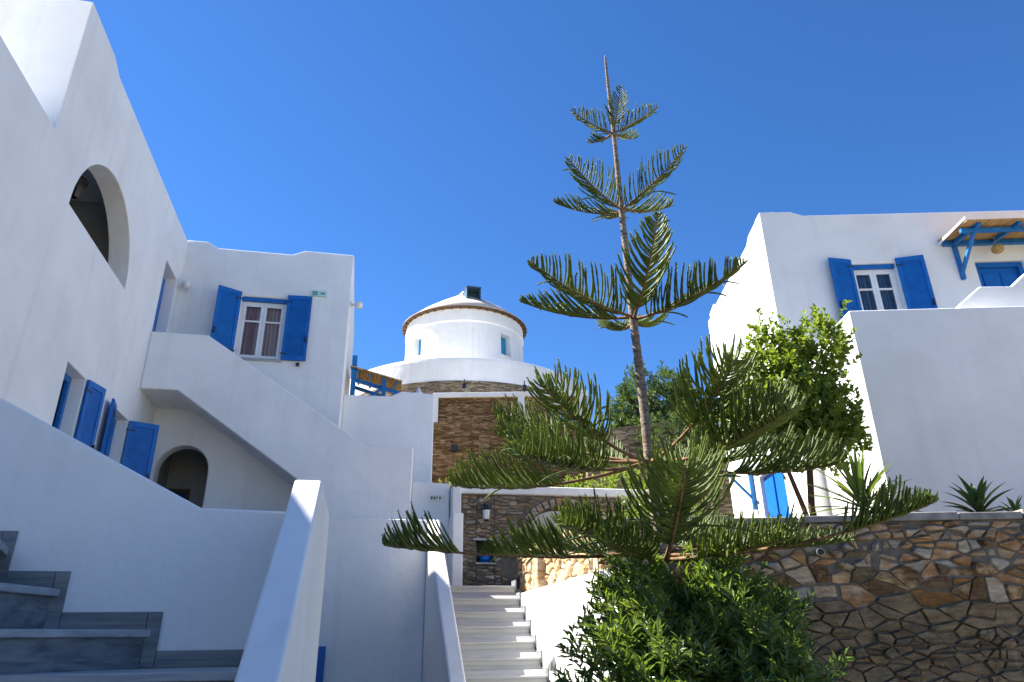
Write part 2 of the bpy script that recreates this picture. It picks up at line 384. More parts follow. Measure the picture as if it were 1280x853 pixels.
def casement(T, u0, u1, v, z0, z1, cur, blue=True):
    """double white casement facing -v, set at depth v"""
    fr = MB(); a = 0.045
    fr.box(u0, u1, v, v+.06, z0, z0+a); fr.box(u0, u1, v, v+.06, z1-a, z1); fr.box(u0, u0+a, v, v+.06, z0+a, z1-a); fr.box(u1-a, u1, v, v+.06, z0+a, z1-a)
    w = T.part('window', fr, 'white_wood', bevel=0.004)
    um = (u0+u1)/2; zb = z0+(z1-z0)*0.66; s = .055
    for x0, x1 in ((u0+a, um-.002), (um+.002, u1-a)):
        q = MB(); vv = v-.015
        q.box(x0, x0+s, vv, vv+.05, z0+a, z1-a); q.box(x1-s, x1, vv, vv+.05, z0+a, z1-a)
        q.box(x0+s, x1-s, vv, vv+.05, z0+a, z0+a+s); q.box(x0+s, x1-s, vv, vv+.05, z1-a-s, z1-a); q.box(x0+s, x1-s, vv+.003, vv+.047, zb-.017, zb+.017)
        T.part('casement', q, 'white_wood', w, bevel=0.004)
        T.part('pane', B(x0+s, x1-s, vv+.02, vv+.024, z0+a+s, zb-.017), 'glass', w)
        T.part('pane', B(x0+s, x1-s, vv+.02, vv+.024, zb+.017, z1-a-s), 'glass', w)
    c = MB(); nn = 60; pts = []
    for i in range(nn+1):
        x = u0+(u1-u0)*i/nn; pts.append((x, v+.085+.014*math.sin(i*1.15)+.008*math.sin(i*.41)))
    c.add([(x, y, z0) for x, y in pts]+[(x, y, z1) for x, y in pts], [(i, i+1, nn+2+i, nn+1+i) for i in range(nn)])
    T.part('curtain', c, cur, w, smooth=True, fix=False)
    T.part('head', B(u0, u1, v-.06, v+.06, z1+.001, z1+.075), 'blue_paint', w)
    return w

# ------------------------------------------------------------------ the left house
H = Thing('white_house', 'white two storey cubic house with arched opening, outside stair and brown curtained window', 'house', L, (-3.71, 13, 0))
sp = [(-10, 0), (17, 0), (17, 8.86), (8.5, 8.86), (8.22, 8.97), (7.32, 8.97), (7.32, 7.0), (-10, 7.0)]  # stretch running on behind the camera is unseen, added to shade the alley
sp = [p if p[0] < 17 else (12.999, p[1]) for p in sp]
H.part('side_wall', PR(sp, 'u', -4.01, -3.71), 'plaster', bevel=0.03, cut=[
    PR(arch_poly(9.235, 1.155, 6.5, 6.5, 1.14, 26), 'u', -4.2, -3.5),
    B(-4.2, -3.5, 11.96, 12.74, 5.66, 7.9),
    B(-4.2, -3.5, 9.10, 9.75, 3.55, 4.85), B(-4.2, -3.5, 10.97, 11.70, 3.55, 4.85)],
    join=B(-9, -3.85, 7.32, 7.6, 6.45, 8.97))
H.part('terrace_slab', B(-9, -4.011, -10, 7.319, 6.2, 6.4), 'plaster')  # slab follows the added unseen stretch behind the camera
fp = [(-4.01, 0), (-.52, 0), (-.52, 8.91), (-1.5, 8.91), (-1.72, 8.80), (-3.15, 8.80), (-3.36, 8.92), (-4.01, 8.92)]
H.part('front_wall', PR(fp, 'v', 13.0, 13.3), 'plaster', bevel=0.03, cut=[
    PR(arch_poly(-3.12, 0.43, 2.25, 4.36, 0.45, 20), 'v', 12.9, 13.5),
    B(-2.57, -1.72, 12.9, 13.5, 6.50, 7.80)])
H.part('end_wall', B(-.82, -.521, 13.301, 17, 0, 8.90), 'plaster', bevel=0.03)
H.part('back_wall', B(-9, -.53, 17.001, 17.3, 0, 8.9), 'plaster')
H.part('far_side_wall', MB().box(-9.3, -9.001, 7.4, 17.3, 0, 8.9).box(-9.3, -9.001, -10, 7.399, 0, 7.0), 'plaster')  # lower box also carries the added unseen stretch behind the camera
H.part('roof_slab', B(-9, -4.02, 7.61, 13.3, 8.25, 8.4), 'plaster'); H.part('roof_slab', B(-9, -.83, 13.302, 17, 8.25, 8.4), 'plaster')
H.part('floor_slab', B(-9, -4.02, 7.61, 12.99, 5.4, 5.6), 'plaster')
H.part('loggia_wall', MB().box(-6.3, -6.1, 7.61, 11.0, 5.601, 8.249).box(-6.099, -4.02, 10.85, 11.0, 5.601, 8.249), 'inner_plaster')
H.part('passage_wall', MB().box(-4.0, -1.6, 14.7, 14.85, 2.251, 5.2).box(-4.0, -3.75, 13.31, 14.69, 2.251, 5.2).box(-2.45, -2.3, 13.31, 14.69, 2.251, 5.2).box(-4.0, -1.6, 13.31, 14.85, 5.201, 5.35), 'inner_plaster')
# landing, stair parapet, soffit
lp = [(-3.709, 5.46), (-3.13, 5.46), (-1.07, 4.03), (-1.07, 2.25), (.78, 2.25), (.78, 4.66), (-.05, 4.67), (-2.80, 6.48), (-3.709, 6.48)]
H.part('stair_parapet', PR(lp, 'v', 11.9, 12.05), 'plaster', bevel=0.025)
H.part('landing_slab', PR([(-3.709, 5.462), (-3.13, 5.462), (-1.07, 4.032), (-1.07, 2.26), (.77, 2.26), (.77, 3.4), (-.6, 3.9), (-2.85, 5.65), (-3.709, 5.65)], 'v', 12.051, 12.998), 'plaster')
dz = .17
for k in range(10):
    H.part('stair_step', B(-2.85+k*.25, -2.60+k*.25, 12.06, 12.99, 5.36-k*.175, 5.65-(k+.5)*.175), 'marble')
# doors and windows
d = H.part('door', MB().box(-3.95, -3.90, 11.96, 12.74, 5.661, 7.86).box(-3.90, -3.885, 12.02, 12.30, 5.8, 6.6).box(-3.90, -3.885, 12.4, 12.68, 5.8, 6.6).box(-3.90, -3.885, 12.02, 12.30, 6.75, 7.7).box(-3.90, -3.885, 12.4, 12.68, 6.75, 7.7), 'blue_paint', bevel=.006)
H.part('handle', B(-3.885, -3.83, 12.6, 12.63, 6.6, 6.75), 'dark_metal', d)
for v0, v1 in ((9.10, 9.75), (10.97, 11.70)):
    f = MB().box(-3.96, -3.88, v0, v1, 3.56, 3.64).box(-3.96, -3.88, v0, v1, 4.77, 4.845).box(-3.96, -3.88, v0, v0+.07, 3.64, 4.77).box(-3.96, -3.88, v1-.07, v1, 3.64, 4.77).box(-3.95, -3.89, (v0+v1)/2-.04, (v0+v1)/2+.04, 3.64, 4.77)
    w = H.part('window', f, 'blue_paint', bevel=.004)
    H.part('pane', B(-3.925, -3.921, v0+.07, v1-.07, 3.64, 4.77), 'glass', w)
    H.part('curtain', B(-4.04, -4.03, v0, v1, 3.5, 4.9), 'curtain_dark', w)
    H.part('sill', B(-3.88, -3.68, v0-.03, v1+.03, 3.5, 3.548), 'marble', w)
def ang(a): return math.radians(a-90)
shutter(H, (-3.70, 9.77, 3.58), ang(167), .40, 1.27, nsl=27, right=-1)
shutter(H, (-3.70, 10.95, 3.58), ang(11), .40, 1.27, nsl=27, right=1)
shutter(H, (-3.70, 11.72, 3.58), ang(117), .44, 1.27, nsl=27, right=-1)
shutter(H, (-2.58, 12.99, 6.5), math.radians(180+31), .45, 1.36, nsl=29, right=1)
shutter(H, (-1.71, 12.985, 6.5), math.radians(-3), .46, 1.36, nsl=29, right=-1)
casement(H, -2.57, -1.72, 13.10, 6.51, 7.72, 'curtain_brown')
H.part('sill', B(-2.60, -1.69, 12.96, 13.15, 6.465, 6.499), 'marble')
H.part('shutter_stop', MB().box(-1.42, -1.36, 12.94, 12.999, 6.40, 6.46), 'dark_metal')
# pergola behind the gate wall
PG = Thing('pergola', 'blue timber pergola with reed roof beyond the house end wall', 'pergola', L, (-.5, 14.2, 0))
PG.part('roof', MB().add([(-.45, 13.95, 6.83), (.62, 13.95, 6.55), (.70, 16.2, 7.0), (-.45, 16.2, 7.35), (-.45, 13.95, 6.86), (.62, 13.95, 6.58), (.70, 16.2, 7.03), (-.45, 16.2, 7.38)], [(0, 1, 2, 3), (7, 6, 5, 4), (0, 4, 5, 1), (2, 6, 7, 3), (1, 5, 6, 2), (3, 7, 4, 0)]), 'reed')
PG.part('post', B(-.42, -.32, 14.0, 14.1, 2.26, 7.1), 'blue_timber', bevel=.008)
PG.part('post', B(.22, .30, 14.0, 14.1, 2.26, 6.6), 'blue_timber', bevel=.008)
PG.part('beam', MB().tube([(-.4, 14.15, 6.62), (.6, 14.15, 6.36)], .05, 4), 'blue_timber')
PG.part('beam', MB().tube([(-.4, 15.9, 7.05), (.6, 15.9, 6.75)], .05, 4), 'blue_timber')
PG.part('brace', MB().tube([(-.35, 14.08, 5.95), (.24, 14.08, 6.45)], .035, 4), 'blue_timber')
for k in range(4):
    PG.part('rafter', MB().tube([(-.3+k*.27, 13.97, 6.74-k*.07), (-.3+k*.27, 16.1, 7.20-k*.07)], .035, 4), 'blue_timber')

# gate wall (grey shaded wall right of the house)
gw = [(-.519, 2.26), (1.26, 2.26), (1.26, 6.17), (.60, 6.19), (.40, 6.08), (-.519, 6.06)]
single('garden_wall', 'tall white plastered wall joining the house end, with small knob on top', 'wall', L, (.3, 13.6, 2.25), PR(gw, 'v', 13.5, 13.75), 'plaster', bevel=.02)
single('wall_finial', 'tiny white cone on top of the tall plastered wall', 'finial', L, (.95, 13.62, 6.17), MB().lathe([(.001, .16), (.03, .12), (.05, .06), (.09, .03), (.1, -.01), (.001, -.011)], (.95, 13.62, 6.18), 14), 'plaster', smooth=True)

# ------------------------------------------------------------------ walls by the middle stair
BW = single('terrace_wall', 'low white terrace wall in blue shade left of the marble stair', 'wall', L, (.3, 9.95, 0), PR([(-3.7, 0.01), (.889, .01), (.889, 3.14), (-3.7, 3.14)], 'v', 9.95, 10.2), 'plaster', bevel=.022)
single('stair_side_wall', 'white sloping parapet descending along the left side of the marble stair', 'wall', L, (.97, 8, 0), PR([(5.3, .01), (9.95, .01), (10.2, .01), (10.2, 3.135), (9.92, 3.135), (5.3, -.05)], 'u', .89, 1.05), 'plaster', bevel=.022)
single('blue_door', 'narrow dark blue door at the foot of the shaded terrace wall', 'door', L, (-.75, 9.92, 0), MB().box(-1.15, -.335, 9.90, 9.949, .012, 1.55).box(-1.05, -.43, 9.885, 9.9, .2, .75).box(-1.05, -.43, 9.885, 9.9, .85, 1.45), 'blue_paint', bevel=.005)

ST = Thing('marble_staircase', 'straight grey marble staircase climbing between white walls to the stone niche', 'stairs', L, (1.57, 6.4, 0))
for i in range(-7, 7):
    v0 = 8.2+.27*i; z1 = 1.235+.172*i
    ST.part('riser', B(1.051, 2.085, v0+.02, v0+.045, z1-.172, z1-.024), 'marble')
    ST.part('tread', B(1.051, 2.085, v0, v0+.30, z1-.024, z1), 'marble', bevel=.006)
    ST.part('skirting', MB().box(2.085, 2.099, v0-.02, v0+.25, z1-.05, z1+.075), 'marble_dark')
ST.part('core', PR([(6.40, .012), (10.2, .012), (10.2, 2.20), (9.86, 2.20)], 'u', 1.052, 2.084), 'marble')
single('stair_wall', 'sunlit white wall along the right side of the marble stair, below stonework', 'wall', L, (2.2, 8.2, 0), B(2.10, 2.299, 5.6, 10.2, .011, 2.16), 'plaster', bevel=.022)

# ------------------------------------------------------------------ stones
def clip(poly, n, c):
    out = []
    for i in range(len(poly)):
        a, b = poly[i-1], poly[i]; da = a[0]*n[0]+a[1]*n[1]-c; db = b[0]*n[0]+b[1]*n[1]-c
        if (da < 0) != (db < 0):
            t = da/(da-db); out.append((a[0]+(b[0]-a[0])*t, a[1]+(b[1]-a[1])*t))
        if db < 0: out.append(b)
    return out
def rubble(w, h, size, aspect, rg, jit=0.9, grow=None):
    """irregular cells filling w x h (lower left origin); aspect = width / height of a stone"""
    ww = w/aspect; sx = size; pts = []; z = 0; row = 0
    while z < h+size:
        k = 1.0 if grow is None else grow(z/h); s = size*k
        x = -s*rg.random()
        while x < ww+s:
            pts.append((x+rg.uniform(-.5, .5)*s*jit, z+rg.uniform(-.5, .5)*s*jit)); x += s*rg.choice((.45, .6, .8, 1.0, 1.3, 1.9))
        z += s*.86; row += 1
    cells = []
    for i, p in enumerate(pts):
        poly = [(0, 0), (ww, 0), (ww, h), (0, h)]
        for j, q in enumerate(pts):
            if i == j: continue
            dx, dy = q[0]-p[0], q[1]-p[1]; d2 = dx*dx+dy*dy
            if d2 > (4*size)**2 or d2 < 1e-9: continue
            poly = clip(poly, (dx, dy), (q[0]**2+q[1]**2-p[0]**2-p[1]**2)/2)
            if len(poly) < 3: break
        if len(poly) >= 3: cells.append([(x*aspect, y) for x, y in poly])
    return cells
def stone_mb(poly, rg, gap, depth, rnd_=None):
    if rnd_ is None: rnd_ = rg.uniform(.07, .2)
    cx = sum(p[0] for p in poly)/len(poly); cy = sum(p[1] for p in poly)/len(poly)
    # drop very short edges
    q = []
    for p in poly:
        if not q or math.hypot(p[0]-q[-1][0], p[1]-q[-1][1]) > gap*1.5: q.append(p)
    if len(q) < 3: return None
    tx, ty = rg.uniform(-.5, .5), rg.uniform(-.5, .5)
    h = []
    for i in range(len(q)):                       # uneven edges
        a, b = q[i-1], q[i]; l = math.hypot(b[0]-a[0], b[1]-a[1])
        if l > gap*9:
            k = rg.uniform(.35, .65); j = rg.uniform(0, .07)*l
            mx, my = a[0]+(b[0]-a[0])*k, a[1]+(b[1]-a[1])*k; dl = math.hypot(cx-mx, cy-my)+1e-6
            h.append((mx+(cx-mx)/dl*j, my+(cy-my)/dl*j))
        h.append(b)
    q = h; c = []
    for i in range(len(q)):                       # corners cut
        a, b, d = q[i-1], q[i], q[(i+1) % len(q)]
        c.append((b[0]+(a[0]-b[0])*rnd_, b[1]+(a[1]-b[1])*rnd_)); c.append((b[0]+(d[0]-b[0])*rnd_, b[1]+(d[1]-b[1])*rnd_))
    ex = max(p[0] for p in c)-min(p[0] for p in c); ey = max(p[1] for p in c)-min(p[1] for p in c)
    if min(ex, ey) < gap*4: return None
    def ring(inset, z, jz=0):
        o = []
        for x, y in c:
            kx = max(.1, 1-2*inset/ex); ky = max(.1, 1-2*inset/ey)
            o.append((cx+(x-cx)*kx+rg.uniform(-.1, .1)*gap, cy+(y-cy)*ky+rg.uniform(-.1, .1)*gap, z*(1+(tx*(x-cx)/ex+ty*(y-cy)/ey if jz else 0))+rg.uniform(-jz, jz)))
        return o
    n = len(c); r0 = ring(gap, 0); r1 = ring(gap*1.15, depth*.6); r2 = ring(gap*2.1, depth, depth*.12)
    vs = r0+r1+r2+[(cx, cy, depth*rg.uniform(.95, 1.2))]
    fs = []
    for k in (0, 1):
        fs += [(k*n+i, k*n+(i+1) % n, (k+1)*n+(i+1) % n, (k+1)*n+i) for i in range(n)]
    fs += [(2*n+i, 2*n+(i+1) % n, 3*n) for i in range(n)]
    return vs, fs
def lay(T, cells, to, rg, gap, depth, mat, parent=None, skip=None, name='stone'):
    k = 0
    for poly in cells:
        if skip and skip(poly): continue
        s = stone_mb(poly, rg, gap*rg.choice((.6, .8, 1, 1.3, 1.9)), depth*rg.uniform(.35, 1.35))
        if not s: continue
        q = MB(); q.add([to(*p) for p in s[0]], s[1])
        mm = mat(poly) if callable(mat) else mat
        T.part(name, q, mm, parent, smooth=False); k += 1
    return k

# right retaining wall (frame R, face at v = 7.2)
rg = random.Random(11)
RW = Thing('stone_retaining_wall', 'brown rubble stone retaining wall with grey coping below the right house', 'stone wall', R, (3.5, 7.3, 0))
RW.part('core', B(.56, 7.6, 7.215, 7.6, .01, 2.62), 'mortar')
u0 = .56; zb = .75
cells = rubble(6.4-u0, 2.62-zb, .098, 1.9, rg, 1.4, lambda t: (1.15+.45*math.sin(t*13)) if t < .74 else .88)
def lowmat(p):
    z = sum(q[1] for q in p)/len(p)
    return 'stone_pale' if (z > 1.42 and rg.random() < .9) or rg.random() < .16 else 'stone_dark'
cells.sort(key=lambda p: -sum(q[1] for q in p)/len(p))
def cz(p): return sum(q[1] for q in p)/len(p)
top = [p for p in cells[:300] if cz(p) > 1.40]; low = [p for p in cells[:300] if cz(p) <= 1.40]
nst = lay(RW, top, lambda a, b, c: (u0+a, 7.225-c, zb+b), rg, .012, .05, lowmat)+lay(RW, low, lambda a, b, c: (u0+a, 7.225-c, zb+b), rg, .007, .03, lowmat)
rest = MB()
for poly in cells[300:]:
    st = stone_mb(poly, rg, .006, .05*rg.uniform(.4, 1.3))
    if st: rest.add([(u0+a, 7.225-c, zb+b) for a, b, c in st[0]], st[1])
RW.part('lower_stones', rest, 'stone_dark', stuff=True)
print('cells', len(cells))
x = .56
while x < 7.6:
    w = rg.uniform(.45, .95); e = min(7.6, x+w)
    RW.part('coping', B(x+.004, e-.004, 7.155+rg.uniform(-.012, .012), 7.62, 2.622, 2.70+rg.uniform(-.022, .014)), 'coping_stone', bevel=.012); x = e
# stair-side stone wall (frame L, face at u = 2.3)
SW = Thing('stone_parapet', 'sunlit buff stone parapet above the white stair wall, with a square pier', 'stone wall', L, (2.4, 8.5, 2))
SW.part('core', MB().box(2.32, 2.6, 6.92, 10.5, 1.5, 2.66), 'pale_mortar')
for (a, b, uf) in ((6.93, 8.95, 2.32), (9.27, 10.5, 2.32)):
    cells = rubble(b-a, .50, .13, 1.5, rg, .8)
    lay(SW, cells, lambda p, q, c, a=a, uf=uf: (uf-c, a+p, 2.165+q), rg, .010, .04, 'stone_buff')
    x = a
    while x < b:
        e = min(b, x+rg.uniform(.35, .6)); SW.part('coping', B(2.26, 2.62, x+.004, e-.004, 2.662, 2.735+rg.uniform(-.006, .006)), 'stone_buff', bevel=.01); x = e
SW.part('pier', MB().box(2.19, 2.66, 8.96, 9.26, 2.161, 2.77), 'stone_pale', bevel=.02)
SW.part('pier_cap', MB().box(2.17, 2.68, 8.94, 9.28, 2.771, 2.82), 'stone_buff', bevel=.015)
# bed behind the walls
bed = [R.w(.95, 7.59), R.w(9.5, 7.59), R.w(9.5, 11.6), R.w(4.5, 18), L.w(2.61, 13.8), L.w(2.61, 7.2)]
structure('planting_bed', W, PR([(p.x, p.y) for p in bed], 'z', .02, 2.56), 'soil')

# niche wall
rg = random.Random(5)
NW = Thing('niche_wall', 'grey slate stone wall with white coping, square niche and arched opening', 'stone wall', L, (2.6, 12.2, 2.25))
archcut = PR(arch_poly(3.42, .78, 2.26, 2.85, .88, 18), 'v', 11.9, 12.6)
NW.part('core', B(1.61, 4.6, 12.02, 12.5, 2.255, 3.9), 'mortar', cut=[archcut, B(1.9, 2.2, 11.9, 12.38, 2.78, 3.13)])
NW.part('coping', B(1.58, 5.2, 11.93, 12.55, 3.902, 4.05), 'plaster', bevel=.025)
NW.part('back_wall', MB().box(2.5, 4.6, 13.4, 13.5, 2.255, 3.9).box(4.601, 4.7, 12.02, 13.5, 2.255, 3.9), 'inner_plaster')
NW.part('lintel', B(1.84, 2.26, 11.955, 12.1, 3.131, 3.165), 'marble'); NW.part('sill', B(1.88, 2.22, 11.965, 12.37, 2.75, 2.779), 'marble')
def inarch(poly):
    for x, z in poly:
        z_, x_ = z, x
        if abs(x_-3.42) < .93 and (z_ < 2.85 or ((x_-3.42)/.93)**2+((z_-2.85)/1.03)**2 < 1): return True
    return False
for (a0, a1, z0, z1) in ((1.61, 1.895, 2.26, 3.895), (2.205, 4.6, 2.26, 3.895), (1.9, 2.2, 3.17, 3.895), (1.9, 2.2, 2.26, 2.745)):
    cells = [[(x+a0, y+z0) for x, y in c] for c in rubble(a1-a0, z1-z0, .065, 3.2 if a1-a0 > .5 else 2.2, rg, .9)]
    lay(NW, cells, lambda p, q, c: (p, 12.02-c, q), rg, .006, .028, 'stone_slate', skip=inarch)
for k in range(22):
    t0 = math.pi*k/22; t1 = math.pi*(k+.9)/22
    poly = [(3.42-.79*math.cos(t0), 2.85+.89*math.sin(t0)), (3.42-.93*math.cos(t0), 2.85+1.03*math.sin(t0)), (3.42-.93*math.cos(t1), 2.85+1.03*math.sin(t1)), (3.42-.79*math.cos(t1), 2.85+.89*math.sin(t1))]
    s = stone_mb(poly, rg, .004, .03, .15)
    if s:
        q = MB(); q.add([(p[0], 12.02-p[2], p[1]) for p in s[0]], s[1]); NW.part('arch_stone', q, 'stone_slate')
single('bowl', 'bright blue bowl standing in the square stone niche', 'bowl', L, (2.07, 12.2, 2.78), MB().lathe([(.001, .002), (.05, .002), (.10, .05), (.115, .11), (.105, .11), (.09, .055), (.045, .015), (.001, .015)], (2.07, 12.17, 2.779), 20), 'bowl_blue', smooth=True)
LN = Thing('wall_lantern', 'black iron lantern on the slate wall above the niche', 'lantern', L, (2.04, 11.97, 3.55))
LN.part('bracket', MB().tube([(2.04, 11.985, 3.70), (2.04, 11.9, 3.72), (2.04, 11.86, 3.69)], .012, 6).box(2.015, 2.065, 11.97, 11.988, 3.55, 3.75), 'dark_metal')
LN.part('frame', MB().lathe([(.02, .0), (.045, .02), (.06, .2), (.07, .21), (.045, .25), (.012, .29), (.001, .3)], (2.04, 11.86, 3.42), 6), 'dark_metal')
LN.part('glass', MB().lathe([(.048, .04), (.063, .19)], (2.04, 11.86, 3.42), 6), 'white_glass')

# white walls left of the niche wall
single('gate_wall', 'white wall bearing a small green lettered sign beside the niche wall', 'wall', L, (1.2, 12.1, 2.25), PR([(.79, 2.251), (1.44, 2.251), (1.44, 4.08), (.79, 4.10)], 'v', 12.06, 12.3), 'plaster', bevel=.022)
single('gate_pier', 'slim white pier at the left edge of the slate niche wall', 'pier', L, (1.53, 11.9, 2.25), B(1.455, 1.605, 11.8, 12.5, 2.251, 4.0), 'plaster', bevel=.022)
single('low_pier', 'short white pier with sunlit top at the head of the stair', 'pier', L, (1.36, 11.2, 2.25), B(1.36, 1.52, 10.9, 11.5, 2.251, 3.40), 'plaster', bevel=.022)
SG = Thing('lettered_sign', 'small pale sign with dark green lettering on the white wall', 'sign', L, (1.22, 12.05, 3.85))
SG.part('plate', B(1.10, 1.36, 12.045, 12.059, 3.76, 3.87), 'sign_cream')
SG.part('lettering', MB().box(1.115, 1.135, 12.041, 12.0449, 3.80, 3.85).box(1.14, 1.15, 12.041, 12.0449, 3.80, 3.85).box(1.165, 1.19, 12.041, 12.0449, 3.80, 3.85).box(1.205, 1.215, 12.041, 12.0449, 3.80, 3.85).box(1.218, 1.236, 12.041, 12.0449, 3.83, 3.85).box(1.26, 1.285, 12.041, 12.0449, 3.80, 3.85), 'sign_letters')

# ------------------------------------------------------------------ foreground: winding steps, walls
FW = single('front_wall', 'white wall with sloping then level top behind the dark marble winding steps', 'wall', L, (-1, 3.45, 0), PR([(-3.0, .02), (-.311, .02), (-.311, 2.15), (-.71, 2.16), (-3.0, 3.33)], 'v', 3.4, 3.62), 'plaster', bevel=.012)
single('foreground_parapet', 'white parapet with sloping blue-shaded top and one sunlit corner', 'wall', L, (-.25, 3, 0), PR([(.9, .015), (4.42, .015), (4.42, 2.30), (3.3, 2.275), (.9, .57)], 'u', -.31, -.19), 'plaster', bevel=.012)
WS = Thing('winding_steps', 'dark veined marble winder steps rising left along the white wall', 'stairs', L, (-1, 3, 0))
PV = (-1.32, 2.95); zt = [1.51, 1.657, 1.815, 1.975]
ends = [(-.312, 2.87), (-.84, 3.399), (-1.225, 3.399), (-1.46, 3.399), (-1.80, 3.399)]
def off(p, q, d):
    dx, dy = q[0]-p[0], q[1]-p[1]; l = math.hypot(dx, dy); return (dy/l*d, -dx/l*d)
for k in range(4):
    a, b = ends[k], ends[k+1]
    nx_, ny_ = off(PV, a, .025)
    poly = [(PV[0]+nx_, PV[1]+ny_), (a[0]+nx_*(k == 0), a[1]+ny_*(k == 0))]
    if k: poly[1] = (min(a[0]+.03, -.32), a[1])
    if k == 0: poly += [(-.312, 3.399)]
    poly += [b, (b[0]*.9+PV[0]*.1, b[1]*.9+PV[1]*.1)] if k < 3 else [(-1.8, 3.399), (-1.8, 2.95)]
    z = zt[k]; WS.part('tread', PR(poly, 'z', z-.03, z), 'marble_edge', bevel=.005)
    zl = zt[k-1] if k else 1.35
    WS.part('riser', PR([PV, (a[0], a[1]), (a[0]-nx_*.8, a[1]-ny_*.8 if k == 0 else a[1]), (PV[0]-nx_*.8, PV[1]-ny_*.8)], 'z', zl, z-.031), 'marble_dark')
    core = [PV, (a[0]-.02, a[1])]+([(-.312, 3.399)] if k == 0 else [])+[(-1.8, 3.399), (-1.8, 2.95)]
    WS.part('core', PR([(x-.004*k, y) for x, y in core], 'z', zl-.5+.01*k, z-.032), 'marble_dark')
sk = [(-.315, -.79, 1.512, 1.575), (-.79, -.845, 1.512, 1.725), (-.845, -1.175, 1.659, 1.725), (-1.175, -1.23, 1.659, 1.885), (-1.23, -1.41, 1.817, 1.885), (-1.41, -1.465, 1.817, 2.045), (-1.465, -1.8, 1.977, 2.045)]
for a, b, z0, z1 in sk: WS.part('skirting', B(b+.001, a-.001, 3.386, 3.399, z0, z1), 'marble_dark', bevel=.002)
for k in range(5): WS.part('tread', B(-2.1-k*.33, -1.801-k*.33, 2.3, 3.398, 2.0+k*.16, 2.135+k*.16), 'marble_edge')
for k in range(1, 9): WS.part('tread', B(-1.9, -.312, 2.85-.27*k, 3.12-.27*k, 1.2-.163*k, 1.51-.163*k), 'marble_edge', bevel=.005)

# ------------------------------------------------------------------ the right house
RH = Thing('white_house', 'white flat roofed house with reed canopy and blue louvred shutters behind balcony', 'house', R, (6, 11.5, 0))
RH.part('front_wall', PR([(4.31, 0), (10.5, 0), (10.5, 8.83), (5.12, 8.88), (4.90, 8.97), (4.31, 8.98)], 'v', 11.5, 11.8), 'plaster', bevel=.02, cut=[B(5.78, 6.58, 11.3, 12, 6.55, 7.82), B(7.99, 8.85, 11.3, 12, 5.0, 7.80)])
RH.part('side_wall', PR([(11.801, 0), (15.85, 0), (15.85, 8.90), (15.42, 8.96), (15.25, 8.86), (12.5, 8.85), (12.3, 8.96), (11.801, 8.97)], 'u', 4.311, 4.6), 'plaster', bevel=.02, cut=[B(4.2, 4.7, 12.5, 13.9, 2.5, 4.45)])
RH.part('back_wall', B(4.32, 10.5, 15.851, 16.1, 0, 8.8), 'plaster'); RH.part('far_wall', B(10.2, 10.49, 11.81, 15.85, 0, 8.8), 'plaster')
RH.part('roof_slab', B(4.601, 10.19, 11.81, 15.84, 8.3, 8.45), 'plaster')
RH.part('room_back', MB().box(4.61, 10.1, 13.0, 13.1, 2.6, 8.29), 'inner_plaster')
shutter(RH, (5.78, 11.49, 6.5), math.radians(180+13), .44, 1.39, nsl=30, right=1)
shutter(RH, (6.59, 11.49, 6.5), math.radians(-13), .46, 1.39, nsl=30, right=-1)
casement(RH, 5.78, 6.58, 11.60, 6.56, 7.74, 'curtain_dark')
d = RH.part('door', MB().box(7.99, 8.85, 11.62, 11.67, 5.0, 7.79).box(7.99, 8.07, 11.55, 11.62, 5, 7.79).box(8.77, 8.85, 11.55, 11.62, 5, 7.79).box(8.07, 8.77, 11.55, 11.62, 7.70, 7.79).box(8.13, 8.39, 11.60, 11.62, 6.2, 7.6).box(8.45, 8.71, 11.60, 11.62, 6.2, 7.6), 'blue_paint', bevel=.006)
d = RH.part('door', MB().box(4.40, 4.45, 12.5, 13.9, 2.57, 4.449).box(4.36, 4.40, 12.6, 13.15, 2.6, 4.35).box(4.36, 4.40, 13.25, 13.8, 2.6, 4.35), 'blue_paint', bevel=.006)
# canopy
cn = RH.part('canopy', MB().add([(7.44, 11.49, 8.22), (10.4, 11.49, 8.22), (10.4, 10.6, 8.10), (7.44, 10.6, 8.10), (7.44, 11.49, 8.245), (10.4, 11.49, 8.245), (10.4, 10.6, 8.125), (7.44, 10.6, 8.125)], [(0, 1, 2, 3), (7, 6, 5, 4), (0, 4, 5, 1), (2, 6, 7, 3), (1, 5, 6, 2), (3, 7, 4, 0)]), 'reed')
RH.part('cover_strip', MB().box(7.42, 7.4399, 10.58, 11.49, 8.14, 8.18), 'white_wood', cn)
RH.part('wall_plate', B(7.5, 10.4, 11.42, 11.499, 8.11, 8.195), 'blue_timber', cn, bevel=.006)
RH.part('outer_beam', B(7.46, 10.4, 10.82, 10.89, 8.02, 8.095), 'blue_timber', cn, bevel=.006)
for u in (7.66, 8.34, 9.2, 10.0):
    q = MB(); q.add([(u+a, v, z+c) for a in (0, .06) for v, z in ((11.42, 8.115), (10.66, 8.04)) for c in (0, .075)], [(0, 1, 3, 2), (4, 6, 7, 5), (0, 4, 5, 1), (2, 3, 7, 6), (0, 2, 6, 4), (1, 5, 7, 3)])
    RH.part('rafter', q, 'blue_timber', cn)
for u in (7.66, 9.3):
    RH.part('bracket_post', B(u, u+.065, 11.43, 11.498, 7.42, 8.105), 'blue_timber', cn, bevel=.006)
    RH.part('brace', MB().add([(u+.005+a, v, z+c) for a in (0, .055) for v, z in ((11.43, 7.58), (10.88, 8.03)) for c in (-.04, .03)], [(0, 1, 3, 2), (4, 6, 7, 5), (0, 4, 5, 1), (2, 3, 7, 6), (0, 2, 6, 4), (1, 5, 7, 3)]), 'blue_timber', cn)
